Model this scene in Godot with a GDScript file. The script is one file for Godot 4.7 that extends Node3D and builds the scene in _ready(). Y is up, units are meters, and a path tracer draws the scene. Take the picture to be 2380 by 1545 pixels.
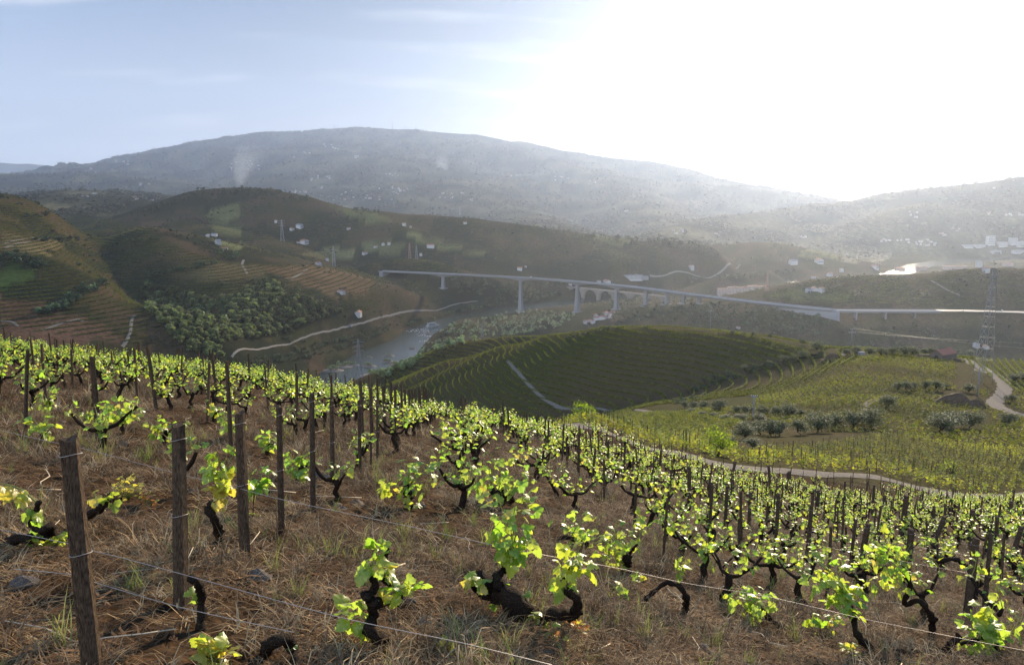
extends Node3D
# A river valley of terraced vineyards seen from a vine-planted hillside, low sun ahead to the right.
# World: metres, y up, the river surface at y = 0, the camera 300 m above it looking along -z.

const EYE := Vector3(0, 300, 0)
const FOCAL := 1868.0
const PITCH := 9.8
const SUN_AZ := 23.0
const SUN_EL := 17.0

var rng := RandomNumberGenerator.new()
var n_big := FastNoiseLite.new()
var n_mid := FastNoiseLite.new()
var n_small := FastNoiseLite.new()
var n_patch := FastNoiseLite.new()
var used := {}

func _ready() -> void:
	rng.seed = 7
	set_camera_and_light()
	set_noise()
	set_materials()
	define_ridges()
	build_terrain()
	build_water()
	build_places()

func set_camera_and_light() -> void:
	var cam := Camera3D.new()
	cam.name = "camera"
	cam.position = EYE
	cam.rotation_degrees = Vector3(-PITCH, 0, 0)
	cam.fov = rad_to_deg(2.0 * atan(772.5 / FOCAL))
	cam.near = 0.1
	cam.far = 40000.0
	add_child(cam)
	cam.current = true
	var env := Environment.new()
	env.background_mode = Environment.BG_SKY
	env.sky = Sky.new()
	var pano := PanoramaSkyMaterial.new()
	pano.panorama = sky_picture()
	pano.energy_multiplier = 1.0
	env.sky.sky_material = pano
	env.background_energy_multiplier = 1.0
	env.tonemap_mode = Environment.TONE_MAPPER_LINEAR
	env.tonemap_exposure = 2.3
	env.volumetric_fog_enabled = true
	env.volumetric_fog_density = 0.000033
	env.volumetric_fog_albedo = Color(0.83, 0.89, 1.0)
	env.volumetric_fog_anisotropy = 0.72
	env.sdfgi_enabled = true
	env.ssao_enabled = true
	env.ssil_enabled = true
	var we := WorldEnvironment.new()
	we.name = "world_environment"
	we.environment = env
	add_child(we)
	var sun := DirectionalLight3D.new()
	sun.name = "sun"
	sun.light_energy = 1.6
	sun.light_color = Color(1.0, 0.92, 0.80)
	sun.light_angular_distance = 0.5
	sun.shadow_enabled = true
	sun.directional_shadow_max_distance = 4000.0
	add_child(sun)
	sun.look_at_from_position(sun_dir() * 1000.0, Vector3.ZERO, Vector3.UP)

func sun_dir() -> Vector3:
	var a := deg_to_rad(SUN_AZ)
	var e := deg_to_rad(SUN_EL)
	return Vector3(sin(a) * cos(e), sin(e), -cos(a) * cos(e))

func sky_picture() -> ImageTexture:
	# air that is white round the sun and blue away from it, with a few thin streaks of high cloud
	var w := 2048
	var h := 1024
	var cirrus := FastNoiseLite.new()
	cirrus.seed = 31
	cirrus.noise_type = FastNoiseLite.TYPE_SIMPLEX_SMOOTH
	cirrus.fractal_octaves = 5
	cirrus.frequency = 0.9
	var sd := sun_dir()
	var data := PackedFloat32Array()
	data.resize(w * h * 4)
	for j in h:
		var el := (0.5 - (j + 0.5) / h) * PI
		var y := sin(el)
		var ce := cos(el)
		var up := maxf(y, 0.0)
		for i in w:
			var az := ((i + 0.5) / w) * TAU - PI
			var d := Vector3(sin(az) * ce, y, -cos(az) * ce)
			var mu := d.dot(sd)
			var ang := acos(clampf(mu, -1.0, 1.0))
			var t := pow(1.0 - up, 4.2)
			var c := Vector3(0.035, 0.20, 0.53).lerp(Vector3(0.79, 0.85, 0.89), t)
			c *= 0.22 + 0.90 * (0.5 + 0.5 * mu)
			# the bright air round the sun
			c += Vector3(0.97, 0.975, 0.95) * (1.0 * exp(-pow(ang / 0.34, 1.7)) + 1.05 * exp(-pow(ang / 0.70, 2.5)))
			if y > 0.02:
				var p := Vector3(d.x / (y + 0.25), d.z / (y + 0.25), 0.0)
				var s := cirrus.get_noise_3d(p.x * 0.8 + 3.0, p.y * 3.6 + p.x * 0.5, 0.0)
				var k := smoothstep(0.08, 0.5, s) * smoothstep(0.02, 0.12, y) * 0.6
				c = c.lerp(c * 0.6 + Vector3(0.26, 0.255, 0.25), k)
			var o := (j * w + i) * 4
			data[o] = c.x
			data[o + 1] = c.y
			data[o + 2] = c.z
			data[o + 3] = 1.0
	var img := Image.create_from_data(w, h, false, Image.FORMAT_RGBAF, data.to_byte_array())
	return ImageTexture.create_from_image(img)

# ---------------------------------------------------------------- helpers

func world_at(px: float, py: float, d: float) -> Vector3:
	# a point d metres ahead, in the direction of a place in a 2380 x 1545 picture
	var th := deg_to_rad(PITCH)
	var x := (px - 1190.0) / FOCAL
	var y := -(py - 772.5) / FOCAL
	var f := cos(th) + y * sin(th)
	var u := y * cos(th) - sin(th)
	return EYE + Vector3(x / f * d, u / f * d, -d)

func ground_at(px: float, py: float, d0 := 1.5, d1 := 14000.0) -> Vector3:
	# where the line of sight through that place first meets the ground
	var d := d0
	var last := d0
	while d < d1:
		var p := world_at(px, py, d)
		if p.y < height(p.x, p.z):
			var a := last
			var b := d
			for i in 12:
				var m := (a + b) * 0.5
				var q := world_at(px, py, m)
				if q.y < height(q.x, q.z):
					b = m
				else:
					a = m
			var r := world_at(px, py, b)
			r.y = height(r.x, r.z)
			return r
		last = d
		d *= 1.015
	return world_at(px, py, d1)

func on_ground(x: float, z: float) -> Vector3:
	return Vector3(x, height(x, z), z)

func fits(called: String) -> String:
	if not used.has(called):
		used[called] = 0
		return called
	used[called] += 1
	return "%s_%03d" % [called, used[called]]

func thing(called: String, label: String, category: String, at := Vector3.ZERO, turn := 0.0, group := "") -> Node3D:
	var o := Node3D.new()
	o.name = fits(called)
	add_child(o)
	o.position = at
	o.rotation.y = turn
	tag(o, label, category, group)
	return o

func tag(o: Node3D, label: String, category: String, group := "") -> Node3D:
	o.set_meta("label", label)
	if category != "":
		o.set_meta("category", category)
	if group != "":
		o.set_meta("group", group)
	return o

func obj(called: String, mesh: Mesh, m: Material, parent: Node = null) -> MeshInstance3D:
	var o := MeshInstance3D.new()
	o.mesh = mesh
	if m:
		o.material_override = m
	if parent == null:
		o.name = fits(called)
		add_child(o)
	else:
		o.name = called
		parent.add_child(o, true)
	return o

func struct_obj(called: String, label: String, mesh: Mesh, m: Material, parent: Node = null) -> MeshInstance3D:
	var o := obj(called, mesh, m, parent)
	o.set_meta("kind", "structure")
	if label != "":
		o.set_meta("label", label)
	return o

func new_st() -> SurfaceTool:
	var st := SurfaceTool.new()
	st.begin(Mesh.PRIMITIVE_TRIANGLES)
	return st

func done(st: SurfaceTool, normals := true) -> ArrayMesh:
	if normals:
		st.generate_normals()
	return st.commit()

func quad(st: SurfaceTool, a: Vector3, b: Vector3, c: Vector3, d: Vector3) -> void:
	# corners clockwise as seen from the front
	st.add_vertex(a)
	st.add_vertex(b)
	st.add_vertex(c)
	st.add_vertex(a)
	st.add_vertex(c)
	st.add_vertex(d)

func box(st: SurfaceTool, xf: Transform3D, size: Vector3) -> void:
	var h := size * 0.5
	var p := []
	for i in 8:
		p.append(xf * Vector3(h.x if i & 1 else -h.x, h.y if i & 2 else -h.y, h.z if i & 4 else -h.z))
	st.set_smooth_group(-1)
	quad(st, p[4], p[6], p[7], p[5])
	quad(st, p[1], p[3], p[2], p[0])
	quad(st, p[0], p[2], p[6], p[4])
	quad(st, p[5], p[7], p[3], p[1])
	quad(st, p[6], p[2], p[3], p[7])
	quad(st, p[0], p[4], p[5], p[1])

func box_at(st: SurfaceTool, c: Vector3, size: Vector3, turn := 0.0) -> void:
	box(st, Transform3D(Basis(Vector3.UP, turn), c), size)

func box_between(st: SurfaceTool, a: Vector3, b: Vector3, w: float, h: float) -> void:
	# a bar from a to b
	var z := (b - a).normalized()
	var up := Vector3.UP if absf(z.y) < 0.99 else Vector3.RIGHT
	var x := up.cross(z).normalized()
	var y := z.cross(x)
	box(st, Transform3D(Basis(x, y, z), (a + b) * 0.5), Vector3(w, h, a.distance_to(b)))

func tube(st: SurfaceTool, pts: PackedVector3Array, radii: PackedFloat32Array, sides: int, rough := 0.0, cap := true) -> void:
	# a swept round limb whose radius follows radii; rough knots its skin
	var n := pts.size()
	var rings := []
	var ref := Vector3(0.31, 0.2, 0.93)
	for i in n:
		var t := (pts[mini(i + 1, n - 1)] - pts[maxi(i - 1, 0)]).normalized()
		var x := ref.cross(t)
		if x.length() < 0.05:
			x = Vector3.RIGHT.cross(t)
		x = x.normalized()
		ref = t.cross(x)
		var ring := PackedVector3Array()
		for k in sides:
			var a := TAU * k / sides
			var r := radii[i] * (1.0 + rough * n_small.get_noise_3d(cos(a) * 40.0 + pts[i].x * 300.0, sin(a) * 40.0 + i * 23.0, pts[i].z * 300.0))
			ring.append(pts[i] + (x * cos(a) + ref * sin(a)) * r)
		rings.append(ring)
	st.set_smooth_group(0)
	for i in n - 1:
		for k in sides:
			var k2 := (k + 1) % sides
			quad(st, rings[i][k], rings[i][k2], rings[i + 1][k2], rings[i + 1][k])
	if cap:
		for k in sides:
			var k2 := (k + 1) % sides
			st.add_vertex(pts[n - 1])
			st.add_vertex(rings[n - 1][k])
			st.add_vertex(rings[n - 1][k2])
			st.add_vertex(pts[0])
			st.add_vertex(rings[0][k2])
			st.add_vertex(rings[0][k])

func multi(called: String, label: String, mesh: Mesh, m: Material, xfs: Array, tints := PackedColorArray(), category := "", parent: Node = null) -> MultiMeshInstance3D:
	# many copies of one mesh that nobody would count, as one object
	var mm := MultiMesh.new()
	mm.transform_format = MultiMesh.TRANSFORM_3D
	mm.use_colors = tints.size() > 0
	mm.mesh = mesh
	mm.instance_count = xfs.size()
	var buf := PackedFloat32Array()
	var stride := 16 if mm.use_colors else 12
	buf.resize(xfs.size() * stride)
	for i in xfs.size():
		var t: Transform3D = xfs[i]
		var o := i * stride
		buf[o] = t.basis.x.x
		buf[o + 1] = t.basis.y.x
		buf[o + 2] = t.basis.z.x
		buf[o + 3] = t.origin.x
		buf[o + 4] = t.basis.x.y
		buf[o + 5] = t.basis.y.y
		buf[o + 6] = t.basis.z.y
		buf[o + 7] = t.origin.y
		buf[o + 8] = t.basis.x.z
		buf[o + 9] = t.basis.y.z
		buf[o + 10] = t.basis.z.z
		buf[o + 11] = t.origin.z
		if mm.use_colors:
			buf[o + 12] = tints[i].r
			buf[o + 13] = tints[i].g
			buf[o + 14] = tints[i].b
			buf[o + 15] = 1.0
	mm.buffer = buf
	var o := MultiMeshInstance3D.new()
	o.multimesh = mm
	o.material_override = m
	if parent == null:
		o.name = fits(called)
		add_child(o)
	else:
		o.name = called
		parent.add_child(o, true)
	o.set_meta("kind", "stuff")
	if label != "":
		o.set_meta("label", label)
	if category != "":
		o.set_meta("category", category)
	return o
# ---------------------------------------------------------------- the lie of the land

func set_noise() -> void:
	n_big.seed = 11
	n_big.noise_type = FastNoiseLite.TYPE_SIMPLEX_SMOOTH
	n_big.fractal_type = FastNoiseLite.FRACTAL_RIDGED
	n_big.fractal_octaves = 4
	n_big.frequency = 1.0 / 1500.0
	n_mid.seed = 12
	n_mid.noise_type = FastNoiseLite.TYPE_SIMPLEX_SMOOTH
	n_mid.fractal_octaves = 4
	n_mid.frequency = 1.0 / 260.0
	n_small.seed = 13
	n_small.noise_type = FastNoiseLite.TYPE_SIMPLEX_SMOOTH
	n_small.fractal_octaves = 3
	n_small.frequency = 1.0 / 26.0
	n_patch.seed = 14
	n_patch.noise_type = FastNoiseLite.TYPE_CELLULAR
	n_patch.cellular_return_type = FastNoiseLite.RETURN_CELL_VALUE
	n_patch.frequency = 1.0 / 190.0
	n_patch.domain_warp_enabled = true
	n_patch.domain_warp_amplitude = 40.0
	n_patch.domain_warp_frequency = 1.0 / 300.0

var ridges: Array = []
var river := PackedVector3Array()
var river_w := PackedFloat32Array()
var ravines: Array = []
const TAB_D: Array[float] = [40.0, 52.0, 60.0, 85.0, 110.0, 140.0, 180.0, 230.0, 290.0, 340.0, 400.0, 460.0, 560.0, 700.0, 900.0, 1100.0, 1300.0]
const TAB_U: Array[float] = [-0.8, -0.4, -0.2, -0.1, 0.0, 0.1, 0.2, 0.3, 0.45, 0.6, 0.8]
const TAB: Array = [
	[6.9, 9.4, 10.9, 20.0, 30.0, 42.0, 58.0, 80.0, 105.0, 125.0, 150.0, 172.0, 205.0, 245.0, 285.0, 297.0, 340.0],
	[8.9, 12.0, 14.0, 22.3, 33.0, 45.0, 61.0, 82.0, 107.0, 127.0, 151.0, 173.0, 207.0, 246.0, 285.0, 297.0, 340.0],
	[10.5, 13.6, 15.8, 24.2, 35.0, 47.0, 62.0, 82.0, 106.0, 125.0, 149.0, 170.0, 203.0, 240.0, 280.0, 296.0, 340.0],
	[11.4, 14.8, 17.2, 26.0, 36.0, 47.0, 61.0, 79.0, 101.0, 118.0, 139.0, 158.0, 190.0, 230.0, 275.0, 295.0, 340.0],
	[12.2, 15.7, 18.1, 27.0, 36.5, 47.0, 60.0, 75.0, 93.0, 107.0, 122.0, 138.0, 170.0, 215.0, 265.0, 292.0, 340.0],
	[13.0, 15.9, 17.7, 24.5, 32.5, 45.0, 58.0, 71.0, 87.0, 98.0, 110.0, 124.0, 155.0, 200.0, 255.0, 287.0, 340.0],
	[14.3, 17.6, 19.6, 26.8, 34.2, 43.0, 54.0, 65.0, 79.0, 90.0, 104.0, 118.0, 145.0, 190.0, 245.0, 282.0, 330.0],
	[15.4, 19.1, 20.9, 28.0, 34.9, 42.4, 51.5, 62.0, 75.0, 84.0, 94.0, 106.0, 140.0, 190.0, 240.0, 275.0, 320.0],
	[16.4, 20.5, 22.1, 28.8, 35.4, 42.6, 49.8, 56.7, 62.5, 67.5, 80.0, 98.0, 140.0, 185.0, 225.0, 255.0, 300.0],
	[16.6, 21.0, 24.0, 31.2, 38.0, 45.0, 52.0, 58.5, 64.0, 70.5, 84.0, 102.0, 145.0, 185.0, 220.0, 248.0, 290.0],
	[16.6, 21.2, 24.3, 32.0, 39.5, 47.0, 54.5, 60.5, 66.5, 74.0, 90.0, 110.0, 150.0, 190.0, 220.0, 245.0, 280.0],
]

func ridge(pts: Array, round_off: float, noise: float, sf: Array, sb: float) -> void:
	# pts: crest places and distances [px, py, d]; sf the slopes of the near side along it; sb that of the far side
	var r := {"p": PackedVector3Array(), "sf": PackedFloat32Array(), "sb": sb, "r": round_off, "n": noise}
	for i in pts.size():
		r.p.append(world_at(pts[i][0], pts[i][1], pts[i][2]))
		r.sf.append(sf[mini(i, sf.size() - 1)])
	var lo := Vector2(INF, INF)
	var hi := Vector2(-INF, -INF)
	for i in r.p.size():
		var reach: float = (r.p[i].y + 60.0) / minf(r.sf[i], sb) + round_off * 2.0
		lo = lo.min(Vector2(r.p[i].x - reach, r.p[i].z - reach))
		hi = hi.max(Vector2(r.p[i].x + reach, r.p[i].z + reach))
	r.box = Rect2(lo, hi - lo)
	var far2 := PackedFloat32Array()
	for i in r.p.size() - 1:
		var most: float = (maxf(r.p[i].y, r.p[i + 1].y) + 60.0) / minf(minf(r.sf[i], r.sf[i + 1]), sb) + round_off * 2.0
		far2.append(most * most)
	r.far2 = far2
	ridges.append(r)

func define_ridges() -> void:
	# the long mountain and the ranges behind it
	ridge([[60, 420, 7300], [230, 389, 7800], [290, 373, 7900], [380, 353, 8000], [480, 331, 8200], [545, 318, 8300], [620, 307, 8400], [700, 306, 8500], [760, 299, 8600], [840, 296, 8700], [960, 302, 8800], [1090, 312, 8800], [1200, 328, 8600], [1320, 352, 8300], [1420, 367, 8000], [1500, 374, 7800], [1570, 390, 7500], [1650, 412, 7200], [1760, 432, 7000], [1880, 452, 6800], [1970, 470, 6700], [2100, 500, 6500]], 150, 1.0, [0.22], 0.4)
	ridge([[-500, 376, 11000], [-200, 380, 11000], [0, 378, 11000], [60, 380, 11000], [130, 386, 11000], [250, 395, 11000], [400, 400, 11000]], 200, 0.6, [0.2], 0.4)
	ridge([[1700, 440, 14000], [1800, 415, 14000], [1880, 403, 14000], [1960, 411, 14000], [2060, 430, 14000]], 250, 0.6, [0.25], 0.4)
	ridge([[1990, 428, 12000], [2100, 408, 12000], [2200, 392, 12000], [2280, 376, 12000], [2380, 366, 12000], [2600, 350, 12000]], 250, 0.6, [0.25], 0.4)
	# spurs down the face of the mountain
	ridge([[860, 345, 8000], [980, 372, 7200], [1080, 425, 6000], [1150, 468, 5200], [1230, 505, 4500], [1290, 524, 4100]], 170, 0.5, [0.33], 0.33)
	ridge([[640, 345, 7700], [700, 350, 7300], [800, 352, 7000], [900, 362, 6700], [960, 390, 6200]], 170, 0.5, [0.22], 0.3)
	ridge([[1330, 375, 7500], [1400, 410, 6600], [1480, 470, 5400], [1560, 520, 4500]], 170, 0.5, [0.3], 0.3)
	ridge([[330, 380, 7300], [380, 405, 6400], [430, 440, 5300], [480, 470, 4400]], 170, 0.5, [0.3], 0.3)
	# the hill beyond the town on the right
	ridge([[1540, 540, 3900], [1600, 518, 4300], [1700, 500, 4600], [1800, 490, 4800], [1900, 472, 5000], [2000, 464, 5100], [2060, 450, 5100], [2150, 438, 5000], [2250, 428, 4900], [2380, 408, 4800], [2600, 380, 4600], [3000, 350, 4300]], 50, 0.5, [0.28, 0.28, 0.28, 0.28, 0.28, 0.28, 0.32, 0.35, 0.36, 0.36, 0.36, 0.36], 0.3)
	ridge([[2150, 470, 4550], [2060, 500, 4400], [1960, 545, 4200]], 50, 0.4, [0.3], 0.3)
	# low hills with hamlets on the left
	ridge([[-300, 395, 5500], [-100, 402, 5500], [0, 404, 5500], [100, 403, 5600], [180, 399, 5700], [240, 402, 5800], [330, 425, 5900]], 90, 0.4, [0.16], 0.3)
	ridge([[-250, 440, 3700], [-50, 450, 3800], [60, 452, 3850], [150, 441, 3950], [260, 442, 4050], [340, 455, 4200], [430, 478, 4300]], 70, 0.4, [0.16], 0.3)
	# the dark-topped hill, the hill behind the bridge and their spurs
	ridge([[290, 508, 2850], [340, 489, 3000], [400, 462, 3100], [470, 439, 3150], [550, 435, 3150], [620, 438, 3100], [690, 452, 3050], [740, 467, 3000], [800, 482, 2950], [880, 493, 2900]], 40, 0.4, [0.38], 0.4)
	ridge([[420, 505, 2800], [480, 525, 2650], [560, 548, 2520], [640, 580, 2430]], 50, 0.2, [0.2], 0.25)
	ridge([[860, 495, 2900], [1000, 499, 2900], [1100, 506, 2900], [1200, 520, 2880], [1300, 534, 2850], [1400, 549, 2800], [1500, 560, 2800], [1560, 558, 2800], [1620, 568, 2780], [1680, 595, 2750], [1730, 622, 2700]], 35, 0.35, [0.34], 0.35)
	ridge([[845, 497, 2850], [900, 513, 2760], [940, 528, 2700], [1000, 549, 2650], [1060, 565, 2600], [1120, 580, 2560], [1185, 606, 2500]], 14, 0.25, [0.36], 0.34)
	ridge([[1330, 552, 2760], [1380, 572, 2650], [1430, 592, 2560], [1480, 622, 2480]], 16, 0.2, [0.34], 0.36)
	ridge([[1500, 572, 2700], [1560, 592, 2620], [1620, 612, 2560], [1690, 634, 2500]], 16, 0.2, [0.34], 0.36)
	ridge([[830, 628, 2250], [870, 609, 2260], [920, 600, 2270], [990, 603, 2260], [1040, 617, 2240], [1110, 636, 2230]], 12, 0.1, [0.46], 0.34)
	ridge([[1600, 572, 3300], [1680, 568, 3300], [1760, 562, 3300], [1800, 564, 3300], [1870, 584, 3300], [1960, 612, 3250]], 30, 0.2, [0.2], 0.25)
	# the terraced hill across the river on the left
	ridge([[-400, 400, 1500], [-150, 430, 1680], [0, 448, 1800], [40, 458, 1850], [100, 481, 1950], [160, 489, 2050], [230, 503, 2150], [290, 523, 2200], [360, 548, 2200], [430, 577, 2150], [500, 603, 2100], [560, 605, 2060], [640, 608, 2050], [720, 614, 2050], [800, 620, 2080], [890, 635, 2110]], 25, 0.25, [0.28, 0.28, 0.27, 0.27, 0.27, 0.27, 0.26, 0.25, 0.23, 0.21, 0.2, 0.22, 0.26, 0.28, 0.28, 0.3], 0.35)
	ridge([[300, 545, 2120], [360, 600, 1950], [420, 660, 1750], [480, 720, 1640], [540, 775, 1540]], 30, 0.2, [0.24], 0.24)
	# the shelf that carries the highway and the vineyard hill above it
	ridge([[1400, 746, 1850], [1434, 732, 1840], [1503, 712, 1790], [1590, 716, 1640], [1650, 712, 1580], [1740, 718, 1510], [1840, 730, 1460], [1930, 742, 1440], [1975, 755, 1440], [2000, 764, 1440], [2055, 774, 1440], [2120, 762, 1440], [2180, 746, 1440], [2240, 737, 1440], [2700, 737, 1440]], 14, 0.1, [0.27], 0.12)
	ridge([[1600, 716, 1900], [1700, 693, 1800], [1760, 681, 1750], [1830, 663, 1720], [1900, 649, 1700], [2000, 639, 1700], [2100, 637, 1700], [2180, 633, 1680], [2240, 625, 1650], [2300, 622, 1650], [2400, 622, 1650], [2700, 617, 1600]], 20, 0.12, [0.2, 0.2, 0.2, 0.2, 0.2, 0.2, 0.21, 0.27, 0.33, 0.36, 0.38], 0.3)
	# the terraced knoll below us and its lower shoulder
	ridge([[900, 905, 610], [940, 887, 600], [1060, 838, 560], [1190, 804, 520], [1300, 778, 490], [1420, 761, 460], [1540, 760, 440], [1660, 769, 425], [1780, 783, 400], [1900, 806, 370], [1980, 822, 342]], 9, 0.02, [0.52], 0.34)
	ridge([[880, 890, 660], [1000, 823, 690], [1080, 795, 700], [1180, 783, 690], [1290, 780, 640]], 8, 0.02, [0.42], 0.42)
	# the river and the gullies
	var rv := [[120, 1250, 130], [330, 1060, 160], [600, 940, 190], [785, 872, 205], [812, 847, 215], [897, 806, 145], [968, 770, 88], [1065, 740, 76], [1200, 716, 85], [1320, 703, 85], [1450, 690, 90], [1600, 672, 100], [1700, 658, 110], [1800, 648, 110], [1900, 668, 110], [2010, 660, 100], [2085, 636, 90], [2140, 617, 100], [2210, 607, 130], [2300, 601, 150], [2420, 597, 160], [2700, 590, 160]]
	for r in rv:
		var q := world_at(r[0], r[1], 1.0)
		var k := 300.0 / (300.0 - q.y)
		river.append(Vector3(q.x * k, 0.0, q.z * k))
		river_w.append(r[2])
	ravines.append({"p": PackedVector3Array([world_at(215, 505, 2150), world_at(222, 560, 1950), world_at(228, 620, 1780), world_at(265, 690, 1600), world_at(330, 770, 1450), world_at(420, 850, 1340)]), "w": 85.0, "h": 62.0})
	ravines.append({"p": PackedVector3Array([world_at(560, 560, 2500), world_at(600, 600, 2320), world_at(700, 615, 2230), world_at(850, 640, 2150), world_at(1000, 700, 2000)]), "w": 60.0, "h": 12.0})
	for v in ravines:
		var lo := Vector2(INF, INF)
		var hi := Vector2(-INF, -INF)
		for p in v.p:
			lo = lo.min(Vector2(p.x, p.z) - Vector2.ONE * v.w * 2.5)
			hi = hi.max(Vector2(p.x, p.z) + Vector2.ONE * v.w * 2.5)
		v.box = Rect2(lo, hi - lo)

func near_slope(x: float, d: float) -> float:
	# how far the hillside under the camera lies below the eye
	if d < 1.0:
		return 2.0 + 0.215 * maxf(d, -40.0) + clampf(x, -70.0, 70.0) * 0.2
	var u := clampf(x / d, -0.8, 0.56)
	var k := lerpf(0.0009, 0.0, clampf(u / 0.2, 0.0, 1.0))
	var s := 0.215 + (0.15 * u if u < 0.0 else 0.55 * u - 0.49 * u * u)
	s -= 0.012 * exp(-pow((u + 0.33) / 0.16, 2.0))
	return 2.0 + s * d + k * d * d

func tab_row(col: Array, d: float) -> float:
	var i := 0
	while i < 15 and d > TAB_D[i + 1]:
		i += 1
	var t := clampf((d - TAB_D[i]) / (TAB_D[i + 1] - TAB_D[i]), 0.0, 1.0)
	var p1: float = col[i]
	var p2: float = col[i + 1]
	var h: float = TAB_D[i + 1] - TAB_D[i]
	var s := (p2 - p1) / h
	var m1 := s
	var m2 := s
	if i > 0:
		m1 = 0.5 * (s + (p1 - float(col[i - 1])) / (TAB_D[i] - TAB_D[i - 1]))
	if i < 15:
		m2 = 0.5 * (s + (float(col[i + 2]) - p2) / (TAB_D[i + 2] - TAB_D[i + 1]))
	var t2 := t * t
	var t3 := t2 * t
	return (2 * t3 - 3 * t2 + 1) * p1 + (t3 - 2 * t2 + t) * h * m1 + (-2 * t3 + 3 * t2) * p2 + (t3 - t2) * h * m2

func bowl(x: float, z: float) -> float:
	var d := -z
	if d < 38.0:
		return 300.0 - near_slope(x, d)
	if d > 1300.0:
		return -200.0
	var u := clampf(x / d, -0.8, 0.8)
	var i := 0
	while i < 9 and u > TAB_U[i + 1]:
		i += 1
	var t := (u - TAB_U[i]) / (TAB_U[i + 1] - TAB_U[i])
	t = lerpf(t, t * t * (3.0 - 2.0 * t), 0.6)
	var drop := lerpf(tab_row(TAB[i], d), tab_row(TAB[i + 1], d), t)
	if d < 50.0:
		var w := smoothstep(38.0, 50.0, d)
		drop = lerpf(near_slope(x, d), drop, w)
	if absf(x) > 70.0 + d * 0.8:
		drop += (absf(x) - 70.0 - d * 0.8) * 0.3
	return 300.0 - drop

func river_gap(x: float, z: float) -> float:
	# metres outside the river bank (negative in the water)
	var best := 1e9
	for i in river.size() - 1:
		var ax := river[i].x
		var az := river[i].z
		var bx := river[i + 1].x - ax
		var bz := river[i + 1].z - az
		var t := clampf(((x - ax) * bx + (z - az) * bz) / (bx * bx + bz * bz), 0.0, 1.0)
		var dx := x - ax - bx * t
		var dz := z - az - bz * t
		var g := sqrt(dx * dx + dz * dz) - lerpf(river_w[i], river_w[i + 1], t) * 0.5
		if g < best:
			best = g
	return best

func height(x: float, z: float) -> float:
	# once the ground is built, the height of its surface there
	if ready_rows:
		var r := sqrt(x * x + z * z)
		var a := rad_to_deg(atan2(x, -z))
		if a > -35.9 and a < 35.9 and r > 0.7 and r < 18000.0:
			var fi := (a + 36.0) / 0.15
			var i := int(fi)
			var t := fi - i
			i += col0
			var fj := log(r / 0.6) / RING1
			if fj > ring_cut:
				fj = ring_cut + log(r / grid_r[ring_cut]) / RING2
			var j := int(fj)
			var s := (r - grid_r[j]) / (grid_r[j + 1] - grid_r[j])
			var ra: PackedFloat32Array = grid_rows[j]
			var rb: PackedFloat32Array = grid_rows[j + 1]
			return lerpf(lerpf(ra[i], ra[i + 1], t), lerpf(rb[i], rb[i + 1], t), s)
	return land(x, z)

var ready_rows := false
var grid_rows: Array = []
var grid_r := PackedFloat32Array()
var col0 := 0
var ring_cut := 0
var RING1 := log(1.0165)
var RING2 := log(1.025)

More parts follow.
